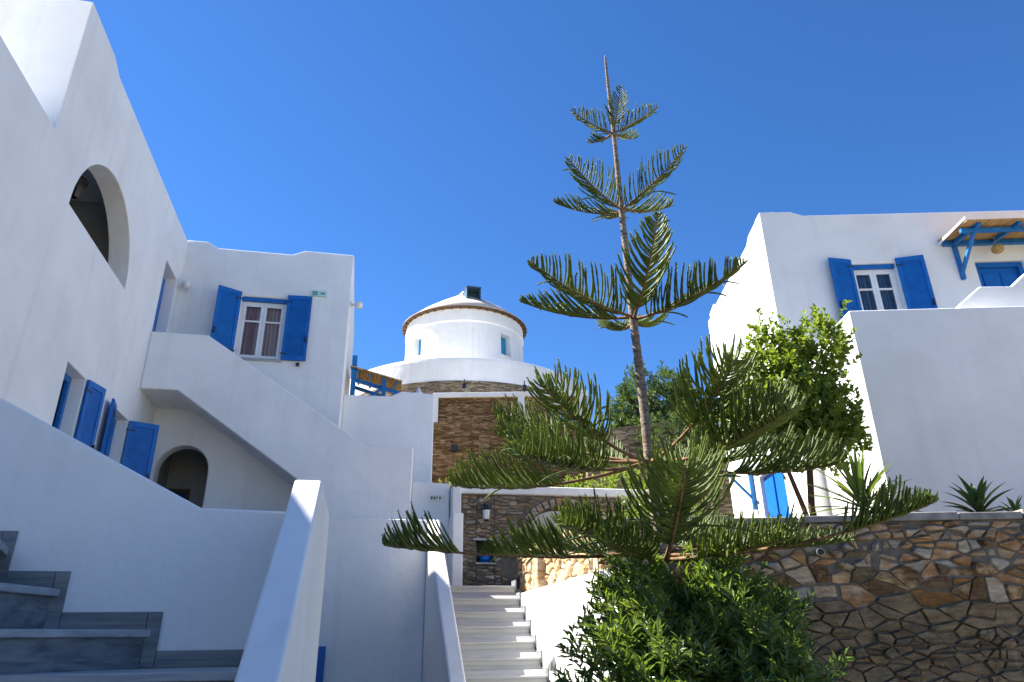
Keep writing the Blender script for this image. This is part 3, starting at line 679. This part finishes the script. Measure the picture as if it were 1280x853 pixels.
# balcony block
RH.part('balcony_front', B(4.60, 10.5, 9.5, 9.74, 2.0, 5.97), 'plaster', bevel=.025)
RH.part('balcony_side', PR([(9.741, 2.0), (11.498, 2.0), (11.498, 5.97), (9.741, 5.97)], 'u', 4.601, 4.84), 'plaster', bevel=.025)
RH.part('balcony_floor', B(4.841, 10.5, 9.741, 11.498, 4.8, 5.0), 'paving')
RH.part('stair_flank', PR([(6.38, 5.0), (6.38, 6.14), (6.75, 6.43), (7.22, 6.42), (7.5, 6.65), (10.4, 9.0) if False else (8.6, 7.4), (8.6, 5.0)], 'v', 9.76, 9.92), 'plaster', bevel=.022)
# side pergola bracket
RH.part('side_bracket', MB().box(4.23, 4.30, 14.25, 14.33, 3.9, 4.75).tube([(4.27, 14.29, 4.1), (3.75, 14.29, 4.7)], .035, 4), 'blue_timber')
single('guy_cord', 'thin white cord tied from a pine bough to the right house', 'cord', W, (2.5, 7, 5), MB().tube([Vector((1.70, 5.12, 4.28)).lerp(R.w(4.30, 13.2, 8.3), t)-Vector((0, 0, .5*t*(1-t))) for t in [i/14 for i in range(15)]], .005, 5), 'white_wood')
single('hanging_lamp', 'round woven basket lamp hanging under the reed canopy', 'lamp', R, (8.25, 11.2, 7.86), MB().ball((8.25, 11.2, 7.87), .10, 16, .85).tube([(8.25, 11.2, 7.95), (8.25, 11.2, 8.16)], .006, 6), 'woven', smooth=True)

# ------------------------------------------------------------------ windmill
MC = (-2.4, 32.9, 0)
WM = Thing('windmill', 'round white windmill tower with conical roof on a stone based terrace drum', 'windmill', W, (MC[0], MC[1], 7.5))
prof = [(3.0, 11.6), (2.97, 14.0), (2.93, 15.35), (2.985, 15.4), (2.95, 16.05)]
def polar(a, r, z): return (MC[0]+r*math.sin(a), MC[1]-r*math.cos(a), z)
wcut = []
for a in (-.80, .80):
    q = MB(); q.T = lambda x, y, z, a=a: (MC[0]+x*math.cos(a)+y*math.sin(a), MC[1]+x*math.sin(a)-y*math.cos(a), z)
    q.box(-.33, .33, 2.4, 3.4, 13.9, 15.0); wcut.append(q)
tw = MB().lathe([(2.3, 11.6)]+prof+[(2.3, 16.05)], MC, 72)
tw.lathe([(2.3, 16.05), (2.3, 11.6)], MC, 72)
def solid(profile, nn): 
    q = MB(); q.lathe(profile, MC, nn); k = len(q.v)
    q.f.append(tuple(range(nn-1, -1, -1))); q.f.append(tuple(range(k-nn, k))); return q
WM.part('tower', solid(prof, 72), 'plaster', cut=wcut, smooth=False)
for a in (-.80, .80):
    q = MB(); q.T = lambda x, y, z, a=a: (MC[0]+x*math.cos(a)+y*math.sin(a), MC[1]+x*math.sin(a)-y*math.cos(a), z)
    q.box(-.33, .33, 2.55, 2.6, 13.9, 15.0)
    w = WM.part('window', q, 'sea_blue')
    q2 = MB(); q2.T = q.T; q2.box(-.36, .36, 2.6, 3.03, 13.84, 13.899); WM.part('sill', q2, 'plaster', w)
WM.part('roof', solid([(3.13, 16.05), (3.16, 16.1), (2.4, 16.72), (1.6, 17.28), (.8, 17.80), (.45, 18.02), (.2, 18.32), (.02, 18.45)], 64), 'roof_thatch', smooth=True)
WM.part('eave', MB().lathe([(2.96, 16.0), (3.13, 16.02), (3.17, 16.06), (3.10, 16.07)], MC, 64), 'eave_wood', smooth=True)
for k in range(44):
    a = 2*math.pi*k/44; q = MB(); q.T = lambda x, y, z, a=a: (MC[0]+x*math.cos(a)+y*math.sin(a), MC[1]+x*math.sin(a)-y*math.cos(a), z)
    q.box(-.03, .03, 2.94, 3.15, 15.97, 16.012); WM.part('rafter_end', q, 'eave_wood')
a = .28; q = MB(); q.T = lambda x, y, z, a=a: (MC[0]+x*math.cos(a)+y*math.sin(a), MC[1]+x*math.sin(a)-y*math.cos(a), z)
dm = MB(); dm.T = q.T; dm.box(-.36, -.31, 1.0, 2.0, 16.9, 17.62).box(.31, .36, 1.0, 2.0, 16.9, 17.62).box(-.38, .38, 1.0, 2.04, 17.621, 17.68).box(-.31, .31, 1.3, 1.4, 16.8, 17.62)
d = WM.part('dormer', dm, 'dormer_wood'); d2 = MB(); d2.T = q.T; d2.box(-.31, .31, 1.9, 1.98, 16.9, 17.02); WM.part('dormer_sill', d2, 'eave_wood', d)
WM.part('drum', solid([(6.0, 11.28), (5.98, 12.2), (5.95, 12.35), (5.7, 12.36)], 90), 'plaster', smooth=False, bevel=.03)
WM.part('stone_base', solid([(6.2, 7.0), (6.05, 11.279)], 90), 'masonry_grey')
# stone building in front of the mill with white frame
SB = Thing('stone_outbuilding', 'low brown stone building with white frame band in front of the windmill', 'building', W, (0, 24.3, 7.5))
SB.part('wall', B(-2.75, 2.6, 24.05, 25.6, 6.0, 9.6), 'masonry_brown', cut=[B(1.7, 2.25, 23.9, 24.5, 8.3, 9.15)])
SB.part('cornice', B(-2.85, 2.7, 23.95, 25.7, 9.601, 9.78), 'plaster', bevel=.02)
SB.part('frame_post', B(-2.83, -2.66, 23.96, 24.049, 6.5, 9.6), 'plaster'); SB.part('frame_post', B(.18, .42, 23.96, 24.049, 6.5, 9.6), 'plaster')
SB.part('frame_post', B(1.45, 1.69, 23.96, 24.049, 6.5, 9.6), 'plaster'); SB.part('frame_post', B(2.26, 2.5, 23.96, 24.049, 6.5, 9.6), 'plaster')
w = SB.part('window', B(1.7, 2.25, 24.15, 24.2, 8.3, 9.15), 'blue_paint')
single('stone_terrace_wall', 'brown dry stone wall of thin courses below the stone building', 'stone wall', W, (-.5, 21.2, 5.4), PR([(-4.5, 4.0), (1.6, 4.0), (4.6, 4.0), (4.6, 6.9), (3.3, 7.2), (1.9, 7.55), (1.5, 7.72), (-4.5, 7.86)], 'v', 21.0, 21.5), 'masonry_brown')
single('rough_stone_wall', 'grey rough dry stone wall below the round tree', 'stone wall', W, (3.2, 18.3, 4.4), PR([(1.9, 3.0), (6.0, 3.0), (6.0, 6.6), (4.4, 6.9), (3.0, 6.75), (1.9, 6.5)], 'v', 18.0, 18.5), 'masonry_grey')
for u, z, lb in ((-1.73, 9.95, 'small black floodlight on the white cornice, beside the left frame post'), (.42, 9.85, 'small black floodlight on the white cornice above the white post')):
    t = Thing('floodlight', lb, 'light', W, (u, 23.9, z-.2), 'floodlights on the stone building')
    t.part('arm', MB().tube([(u, 24.0, z-.1), (u, 23.85, z+.0), (u, 23.8, z+.28)], .02, 6), 'dark_metal'); t.part('head', MB().box(u-.08, u+.08, 23.68, 23.85, z-.10, z+.10), 'dark_metal', bevel=.03)
single('wall_spotlight', 'little dark spotlight fixed to the brown terrace wall', 'light', W, (-1.75, 20.95, 6.9), MB().box(-1.9, -1.68, 20.8, 20.999, 6.85, 7.05), 'dark_metal', bevel=.03)

# ------------------------------------------------------------------ small fittings
def globe(lb, p, d):
    t = Thing('globe_lamp', lb, 'lamp', L, p, 'globe lamps on the left house')
    q = (p[0]+d[0]*.16, p[1]+d[1]*.16, p[2])
    t.part('arm', MB().tube([p, ((p[0]+q[0])/2, (p[1]+q[1])/2, p[2]+.0), q], .025, 8).tube([p, (p[0]+d[0]*.02, p[1]+d[1]*.02, p[2])], .06, 12), 'white_wood')
    t.part('globe', MB().ball(q, .085, 18), 'white_glass', smooth=True)
globe('white globe lamp on the wall above the upper blue door', (-3.71, 12.86, 7.85), (1, -.3))
globe('white globe lamp at the outer corner of the house front', (-.521, 13.06, 7.80), (1, -.2))
EX = Thing('exit_sign', 'pale green exit sign with running figure and arrow beside the blue shutter', 'sign', L, (-1.12, 12.98, 7.9))
EX.part('plate', B(-1.27, -.99, 12.96, 12.999, 7.89, 8.01), 'sign_pale', bevel=.004)
EX.part('doorway', MB().box(-1.25, -1.235, 12.955, 12.9599, 7.905, 7.99).box(-1.185, -1.17, 12.955, 12.9599, 7.905, 7.99).box(-1.235, -1.185, 12.955, 12.9599, 7.975, 7.99), 'sign_green')
EX.part('figure', MB().ball((-1.208, 12.957, 7.962), .009, 8).prism([(-1.222, 7.925), (-1.205, 7.95), (-1.195, 7.945), (-1.205, 7.93), (-1.193, 7.91), (-1.2, 7.906), (-1.212, 7.922), (-1.228, 7.908), (-1.233, 7.914)], 'v', 12.955, 12.9599), 'sign_green')
EX.part('arrow', PR([(-1.11, 7.945), (-1.06, 7.945), (-1.06, 7.925), (-1.02, 7.953), (-1.06, 7.981), (-1.06, 7.961), (-1.11, 7.961)], 'v', 12.955, 12.9599), 'sign_green')
PC = Thing('picture', 'dark framed picture on the wall inside the arched passage', 'picture', L, (-3.6, 14.68, 3.9))
PC.part('frame', MB().box(-3.74, -3.30, 14.66, 14.699, 4.30, 4.36).box(-3.74, -3.30, 14.66, 14.699, 3.7, 3.76).box(-3.74, -3.68, 14.66, 14.699, 3.76, 4.30).box(-3.36, -3.30, 14.66, 14.699, 3.76, 4.30), 'picture_frame')
PC.part('print', B(-3.68, -3.36, 14.68, 14.699, 3.76, 4.30), 'picture_dark')
HL = Thing('hanging_lantern', 'black iron lantern hanging in the arched upper opening', 'lantern', L, (-4.33, 9.5, 7.5))
HL.part('chain', MB().tube([(-4.33, 9.5, 8.249), (-4.33, 9.5, 7.8)], .012, 6), 'dark_metal')
HL.part('frame', MB().lathe([(.05, .0), (.13, .24), (.15, .26), (.08, .34), (.02, .38)], (-4.33, 9.5, 7.47), 6), 'dark_metal')
BL = Thing('bulkhead_lamp', 'round grey bulkhead lamp low on the white stair wall', 'lamp', L, (2.09, 7.95, 1.35))
q = MB(); q.T = lambda x, y, z: (2.10-z, 7.95+x, 1.36+y)
q.lathe([(.075, 0), (.08, .035), (.065, .05)], (0, 0, 0), 20); BL.part('rim', q, 'grey_metal')
q2 = MB(); q2.T = q.T; q2.lathe([(.064, .03), (.055, .06), (.03, .08), (.001, .085)], (0, 0, 0), 20); BL.part('lens', q2, 'white_glass', smooth=True)
GS = Thing('garden_spotlight', 'small white and black spotlight on the stone retaining wall', 'light', R, (2.66, 7.12, 2.33))
GS.part('housing', MB().tube([(2.70, 7.18, 2.34), (2.66, 7.05, 2.33)], .035, 12), 'white_wood'); GS.part('lens', MB().tube([(2.66, 7.05, 2.33), (2.655, 7.03, 2.328)], .03, 12), 'dark_metal')

# ------------------------------------------------------------------ Norfolk Island pine
def bez(a, c, b, t): return a*(1-t)**2+c*(2*t*(1-t))+b*t*t
TR = Thing('norfolk_pine', 'tall thin tiered conifer with comb-like boughs in front of the stone wall', 'tree', W, (1.2, 5.8, 0))
TP = [(1.22, 5.8, 0), (1.18, 5.8, 1.6), (1.16, 5.8, 2.23), (1.135, 5.8, 2.97), (1.125, 5.8, 3.56), (1.10, 5.8, 4.26), (1.08, 5.8, 5.42), (1.068, 5.8, 6.35), (1.05, 5.8, 7.0), (1.045, 5.8, 7.39)]
TRr = [.065, .056, .050, .045, .040, .035, .028, .022, .017, .011]
path = []; rad = []
for i in range(len(TP)-1):
    for k in range(12):
        t = k/12; path.append(Vector(TP[i]).lerp(Vector(TP[i+1]), t)); rad.append((TRr[i]*(1-t)+TRr[i+1]*t)*(1+.05*((k % 2)*2-1)+rnd.uniform(-.03, .03)))
path.append(Vector(TP[-1])); rad.append(.004)
TR.part('trunk', MB().tube(path, rad, 12), 'pine_bark', smooth=True)
def trunk_at(z):
    for a, b in zip(TP, TP[1:]):
        if a[2] <= z <= b[2]: return Vector(a).lerp(Vector(b), (z-a[2])/(b[2]-a[2]))
    return Vector(TP[-1])
def bough(zr, tip, npair, lmax, bare, rb, seed, vee=.75, sag=.12, ranges=None, rleaf=.0065, curl=0.35, rows=1):
    rg = random.Random(seed); root = trunk_at(zr); tip = Vector(tip)
    span = (tip-root).length; ctrl = (root+tip)/2-Vector((0, 0, sag*span))
    nn = 14; ax = [bez(root, ctrl, tip, i/nn) for i in range(nn+1)]
    o = TR.part('branch', MB().tube(ax, [rb*(1-.75*i/nn) for i in range(nn+1)], 7), 'branch_bark', smooth=True)
    f = MB(); up = Vector((0, 0, 1))
    for i in range(npair):
        s = bare+(1-bare)*(i+.5)/npair
        if ranges and not any(a <= s <= b for a, b in ranges): continue
        p = bez(root, ctrl, tip, s); T = (bez(root, ctrl, tip, min(1, s+.02))-bez(root, ctrl, tip, s-.02)).normalized()
        S = T.cross(up).normalized(); U = S.cross(T).normalized()
        x = (s-bare)/(1-bare)
        ln = lmax*min(1, .55+x*2.2)*(1-x**1.7)**.8+.03
        if rows == 2: ln = lmax*.78*min(1, .5+x*3)*(1-x**2.6)**.65+.04
        if ranges and len(ranges) > 1:
            for a, b in ranges:
                if a <= s <= b: y = (s-a)/(b-a); ln = lmax*min(1, .5+y*3)*(1-y**1.5)**.8+.03
        for sg, rw in [(a, b) for b in range(rows) for a in (-1, 1)]:
            if rg.random() < .04: continue
            l = ln*rg.uniform(.78, 1.15); si = (.85 if rows == 1 else 1.0, .48)[rw]; ui = (.40 if rows == 1 else .12, .75)[rw]
            d0 = (T*.62+S*sg*si+U*vee*ui+Vector((rg.uniform(-.2, .2), rg.uniform(-.2, .2), rg.uniform(-.14, .14)))).normalized()
            d1 = (T*(.60 if rows == 1 else .42, .40)[rw]+S*sg*si*(.45 if rows == 1 else .28)+up*(vee*.9+curl)+Vector((rg.uniform(-.12, .12), rg.uniform(-.12, .12), 0))).normalized()
            if rg.random() < .03: d1 = (T*.5+S*sg*.7-up*.5).normalized()
            m = max(4, int(l/.045)); pts = []; q = p.copy()
            for k in range(m+1):
                t = k/m; pts.append(q.copy()); q = q+(d0*(1-t)+d1*t).normalized()*(l/m)
            rr = [rleaf*(1.02-.14*k/m)*(1.14 if k % 2 else .88) for k in range(m)]+[rleaf*.5]
            f.tube(pts, rr, 5, cap=False)
            # short incurved needles
            nd = int(l/.012)
            for k in range(nd):
                t = (k+rg.random())/nd; j = min(m-1, int(t*m)); a = pts[j].lerp(pts[j+1], t*m-j); dd = (pts[j+1]-pts[j]).normalized()
                pe = Vector((rg.uniform(-1, 1), rg.uniform(-1, 1), rg.uniform(-1, 1))); pe = (pe-dd*pe.dot(dd)).normalized()
                b = a+pe*(rleaf*1.9)+dd*.018; w = dd.cross(pe)*.003
                kk = len(f.v); f.v += [tuple(a+w+pe*rleaf*.6), tuple(a-w+pe*rleaf*.6), tuple(b)]; f.f.append((kk, kk+1, kk+2))
    TR.part('foliage', f, 'pine_leaf', o, smooth=True, fix=False, stuff=True)
sd_ = 100
for zr, spec in (
    (6.35, [((.62, 5.59, 6.47), 20, .17, .08), ((1.46, 5.50, 6.42), 20, .17, .08), ((1.08, 5.30, 6.50), 18, .16, .1), ((.87, 6.24, 6.58), 16, .14, .1), ((1.38, 6.16, 6.58), 16, .14, .1)]),
    (5.42, [((.53, 5.22, 5.60), 26, .30, .06), ((1.58, 5.18, 5.67), 28, .32, .06), ((.47, 6.32, 5.87), 26, .27, .1), ((1.71, 6.30, 5.80), 24, .27, .1), ((1.04, 6.55, 5.82), 22, .25, .1)]),
    (4.26, [((.16, 5.14, 4.50), 46, .42, .10), ((.09, 6.33, 4.71), 44, .38, .12), ((1.15, 4.65, 4.63), 46, .36, .14), ((1.86, 4.93, 4.34), 48, .38, .14), ((1.02, 6.92, 4.70), 30, .34, .15), ((1.55, 6.80, 4.68), 30, .32, .15)]),
    (2.97, [((.21, 4.62, 3.22), 22, .48, .46), ((-.15, 6.58, 3.60), 22, .50, .46), ((-.13, 6.30, 3.33), 20, .48, .46), ((.04, 4.77, 2.78), 27, .54, .42), ((-.5, 5.66, 2.75), 27, .50, .44), ((1.49, 4.40, 3.30), 24, .52, .50), ((1.83, 4.47, 2.98), 30, .60, .42), ((2.61, 5.53, 2.86), 25, .50, .42), ((1.9, 6.9, 3.25), 20, .46, .4), ((.75, 7.1, 3.3), 22, .48, .42), ((2.35, 6.4, 3.2), 22, .48, .42)])):
    R0 = {6.35: .011, 5.42: .013, 4.26: .015, 2.97: .018}[zr]
    for tip, npair, lm, bare in spec:
        sd_ += 1
        bough(zr+rnd.uniform(-.03, .03), tip, npair, lm, bare, R0, sd_, rleaf={6.35: .0058, 5.42: .0066, 4.26: .0082, 2.97: .0078}[zr], rows=2 if zr < 3 else 1)
bough(2.22, (-.97, 5.42, 2.26), 50, .42, .30, .02, 201, sag=.05, ranges=[(.34, .66), (.74, 1)], rleaf=.0076, rows=2)
bough(2.20, (2.62, 4.42, 2.36), 44, .34, .40, .02, 202, sag=.10, ranges=[(.44, .56), (.70, 1)], rleaf=.0076, rows=2)
bough(2.24, (2.95, 6.35, 2.36), 34, .24, .36, .02, 203, sag=.04, rleaf=.0076, rows=2)
bough(2.12, (1.00, 4.05, 2.50), 30, .64, .36, .022, 204, sag=.06, rleaf=.0076, rows=2)
bough(2.20, (.15, 6.75, 2.42), 30, .44, .36, .02, 205, sag=.05, rleaf=.0076, rows=2)
bough(2.25, (.35, 5.0, 2.33), 30, .44, .30, .02, 206, sag=.05, rleaf=.0076, rows=2)
bough(2.25, (1.95, 6.9, 2.5), 30, .44, .36, .02, 207, sag=.05, rleaf=.0076, rows=2)

bough(2.16, (.62, 4.75, 2.18), 28, .36, .30, .02, 208, sag=.04, rleaf=.0076, rows=2)
bough(2.16, (1.85, 4.85, 2.20), 28, .36, .30, .02, 209, sag=.04, rleaf=.0076, rows=2)
# ------------------------------------------------------------------ broad-leaved plants
def leaf_cloud(P, D, Nn, ln, wd, fold=.25):
    """numpy arrays of positions, directions, normals -> MB of folded leaf blades (two triangles each)"""
    S = np.cross(D, Nn); S /= np.linalg.norm(S, axis=1)[:, None]+1e-9; Nn = np.cross(S, D)
    ln = ln[:, None]; wd = wd[:, None]
    b = P; t = P+D*ln-Nn*ln*.10; mid = P+D*ln*.48
    l = mid+S*wd*.5+Nn*wd*fold; r = mid-S*wd*.5+Nn*wd*fold
    V = np.stack([b, r, t, l], 1).reshape(-1, 3); n = len(P)
    mb = MB(); mb.v = [tuple(x) for x in V.tolist()]
    mb.f = [f for i in range(n) for f in ((4*i, 4*i+1, 4*i+2), (4*i, 4*i+2, 4*i+3))]
    return mb
def unit(a): return a/(np.linalg.norm(a, axis=1)[:, None]+1e-9)
def shoots(centres, dirs, per, length, ll, lw, rs, spread=1.0):
    """leaves set round short shoots"""
    n = len(centres); C = np.repeat(centres, per, 0); Dd = np.repeat(dirs, per, 0)
    t = np.tile(np.linspace(0, 1, per), n)[:, None]
    P = C+Dd*t*length+rs.normal(0, .006, C.shape)
    rv = rs.normal(0, 1, C.shape); side = rv-Dd*(rv*Dd).sum(1)[:, None]; side = unit(side)
    D = unit(Dd*(.35+.8*t)+side*spread+np.array([0, 0, .12])); Nn = unit(Dd+np.array([0, 0, .6])+rs.normal(0, .3, C.shape))
    k = len(P); return leaf_cloud(P, D, Nn, ll*rs.uniform(.65, 1.2, k), lw*rs.uniform(.75, 1.2, k))
def ell_pts(ells, n, rs, inner=.55):
    out = []; nor = []
    w = np.array([e[1][0]*e[1][1]*e[1][2] for e in ells])**.67; w /= w.sum()
    for e, c in zip(ells, rs.multinomial(n, w)):
        d = unit(rs.normal(0, 1, (c, 3))); r = rs.uniform(inner, 1, (c, 1))**.5
        bumps = 1+.16*np.sin(d[:, :1]*7+e[0][0]*9)+.12*np.sin(d[:, 2:]*9+d[:, 1:2]*6)
        out.append(np.array(e[0])+d*np.array(e[1])*r*bumps); nor.append(unit(d/np.array(e[1])))
    return np.concatenate(out), np.concatenate(nor)
rs = np.random.RandomState(3)
BS = Thing('leafy_shrub', 'large dense dark green shrub with narrow glossy leaves around the pine foot', 'shrub', W, (1.35, 5.3, 0))
ells = [((.80, 5.15, 1.10), (.42, .42, .72)), ((1.15, 5.0, .95), (.50, .45, .76)), ((1.54, 5.05, 1.00), (.46, .45, .72)), ((1.30, 5.5, 1.28), (.74, .4, .80)), ((.98, 5.6, 1.64), (.40, .35, .48)), ((1.62, 5.55, 1.50), (.38, .35, .55))]
P, Nr = ell_pts(ells, 3000, rs, .35)
gap_n = np.sin(P[:, 0]*13+1.3*np.sin(P[:, 2]*9))*np.sin(P[:, 2]*11+2*np.sin(P[:, 1]*8))*np.sin(P[:, 1]*10)
keep = (P[:, 2] > .05) & (gap_n+rs.uniform(-.25, .25, len(P)) > -.22); P, Nr = P[keep], Nr[keep]
D = unit(Nr*.7+np.array([0, -.05, .75])+rs.normal(0, .28, P.shape))
BS.part('foliage', shoots(P, D, 13, .14, .098, .025, rs, .85), 'shrub_leaf', fix=False, stuff=True)
for k in range(16):
    e = ells[k % 6]; tx, ty, tz = e[0]; tip = (tx+rnd.uniform(-.3, .3), ty+rnd.uniform(-.2, .2), tz+rnd.uniform(.1, .5)); bx, by = 1.35+rnd.uniform(-.2, .2), 5.35+rnd.uniform(-.15, .15)
    BS.part('stem', MB().tube([(bx, by, 0), ((bx*.6+tip[0]*.4), (by*.6+tip[1]*.4), tip[2]*.5), tip], [.022, .016, .006], 6), 'stem', smooth=True)
single('blue_pole', 'blue painted pole half hidden inside the dense shrub', 'pole', W, (1.42, 5.55, 0), MB().tube([(1.42, 5.62, 0.0), (1.42, 5.62, 2.15)], .03, 10).tube([(1.42, 5.62, 1.75), (1.75, 5.62, 1.78)], .02, 8), 'blue_timber')

T2 = Thing('small_tree', 'small light green leafy tree in front of the sunlit right house wall', 'tree', R, (3.2, 8.6, 2.56))
ells = [((3.32, 8.55, 4.25), (.64, .48, .68)), ((3.62, 8.6, 3.95), (.40, .4, .40)), ((2.85, 8.5, 4.15), (.45, .4, .45)), ((3.68, 8.6, 4.85), (.32, .32, .5)), ((3.05, 8.5, 4.75), (.30, .3, .42)), ((3.95, 8.6, 5.30), (.10, .12, .30)), ((2.98, 8.5, 5.15), (.09, .1, .25)), ((3.35, 8.55, 3.72), (.6, .4, .3)), ((2.52, 8.45, 3.95), (.30, .3, .28)), ((3.38, 8.5, 5.0), (.12, .12, .32)), ((2.65, 8.45, 4.6), (.12, .12, .25))]
P, Nr = ell_pts(ells, 1000, rs, .3); D = unit(Nr*.45+np.array([0, 0, .75])+rs.normal(0, .4, P.shape))
T2.part('foliage', shoots(P, D, 11, .20, .080, .064, rs, .9), 'tree_leaf', fix=False, stuff=True)
T2.part('trunk', MB().tube([(3.25, 8.6, 2.5), (3.23, 8.6, 3.0), (3.3, 8.58, 3.6), (3.4, 8.55, 4.3), (3.5, 8.55, 4.9)], [.045, .042, .036, .024, .01], 8), 'stem', smooth=True)
T2.part('trunk', MB().tube([(3.22, 8.58, 2.5), (3.12, 8.56, 3.0), (2.95, 8.5, 3.6), (2.88, 8.5, 4.3)], [.035, .032, .024, .01], 8), 'stem', smooth=True)
for k in range(26):
    e = ells[k % len(ells)]; b = Vector((3.35, 8.56, 3.7+.5*rnd.random())); tip = Vector(e[0])+Vector((rnd.uniform(-1, 1)*e[1][0], rnd.uniform(-1, 1)*e[1][1], rnd.uniform(-.4, 1)*e[1][2]))*.8
    T2.part('branch', MB().tube([b, b.lerp(tip, .5)+Vector((0, 0, .06)), tip], [.014, .009, .003], 5), 'stem', smooth=True)

T3 = Thing('round_tree', 'dense rounded green tree on the hillside beyond the pine trunk', 'tree', W, (5.5, 26, 6.5))
ells = [((5.3, 26, 9.8), (1.3, 1.2, 1.35)), ((6.2, 26, 9.5), (.95, 1, 1.0)), ((4.6, 25.9, 9.2), (.8, .9, .8)), ((5.6, 25.7, 8.7), (1.6, 1.0, .8))]
P, Nr = ell_pts(ells, 1500, rs, .6); D = unit(Nr+rs.normal(0, .35, P.shape))
T3.part('foliage', shoots(P, D, 10, .3, .17, .07, rs, .8), 'far_leaf', fix=False, stuff=True)
T3.part('trunk', MB().tube([(5.5, 26, 6.0), (5.45, 26, 7.5), (5.3, 26, 9.3)], [.2, .16, .06], 9), 'stem', smooth=True)
def low_shrub(lb, c, r, n, mat='far_leaf', ll=.1, lw=.045):
    t = Thing('hillside_shrub', lb, 'shrub', W, (c[0], c[1], c[2]-r[2]))
    P, Nr = ell_pts([(c, r), ((c[0]+r[0]*.6, c[1], c[2]-.2*r[2]), (r[0]*.6, r[1]*.7, r[2]*.7))], n, rs, .5); D = unit(Nr+np.array([0, 0, .4])+rs.normal(0, .3, P.shape))
    t.part('foliage', shoots(P, D, 10, .2, ll, lw, rs, .8), mat, fix=False, stuff=True)
    t.part('stem', MB().tube([(c[0], c[1], c[2]-r[2]-.6), (c[0], c[1], c[2])], [.05, .02], 6), 'stem')
low_shrub('dark leafy shrub hanging over the rough stone wall', (4.3, 17.6, 6.2), (.9, .5, .8), 500)
low_shrub('green shrub growing behind the white coping of the niche wall', (2.2, 15.0, 4.0), (1.3, .7, .8), 600, 'tree_leaf')
low_shrub('bushy green shrub behind the stone parapet', (1.9, 9.4, 2.75), (.5, .5, .55), 420, 'shrub_leaf', .08, .03)
low_shrub('yellowish dry shrub at the foot of the brown terrace wall', (-.6, 19.6, 5.15), (1.5, .6, .55), 450, 'grass_leaf', .12, .03)

def rosette(name, lb, cat, fr, c, n, ln, w, mat, rg, lo, hi, droop):
    t = Thing(name, lb, cat, fr, c)
    for k in range(n):
        a = k*2.39996+rg.uniform(-.15, .15); q = (k+.5)/n; el = math.radians(lo+(hi-lo)*q+rg.uniform(-6, 6)); l = ln*rg.uniform(.8, 1.1)*(1-.15*q)
        h = Vector((math.cos(a), math.sin(a), 0)); sd = Vector((-math.sin(a), math.cos(a), 0)); m = 6; vs = []
        p = Vector(c)+h*.02+Vector((0, 0, .05+.12*q)); e = el
        for i in range(m+1):
            s = i/m; d = h*math.cos(e)+Vector((0, 0, math.sin(e))); up = Vector((0, 0, math.cos(e)))-h*math.sin(e)
            ww = w*(.55+1.2*s if s < .35 else .97*(1-((s-.35)/.65)**1.8))*.5+.001
            vs += [p+sd*ww+up*ww*.45, p, p-sd*ww+up*ww*.45]; p = p+d*(l/m); e -= droop/m
        mb = MB(); mb.add(vs, [(3*i+j, 3*i+j+1, 3*i+j+4, 3*i+j+3) for i in range(m) for j in (0, 1)])
        t.part('leaf', mb, mat, smooth=True, fix=False)
    t.part('stem', MB().tube([(c[0], c[1], c[2]-.05), (c[0], c[1], c[2]+.14)], .035, 8), 'stem')
rg = random.Random(21)
rosette('yucca', 'spiky yucca with long stiff green leaves between stone wall and balcony', 'plant', R, (3.56, 8.0, 2.80), 50, .72, .048, 'yucca_leaf', rg, 0, 84, .35)
rosette('agave', 'dark green spiky agave at the foot of the shaded balcony wall', 'plant', R, (4.98, 8.3, 2.74), 26, .48, .08, 'agave_leaf', rg, 8, 80, .5)
rosette('agave', 'small bright green agave beside the dark spiky one', 'plant', R, (5.15, 7.95, 2.66), 14, .22, .04, 'yucca_leaf', rg, 15, 80, .4)
print('stones', nst, 'objects', len(bpy.data.objects))
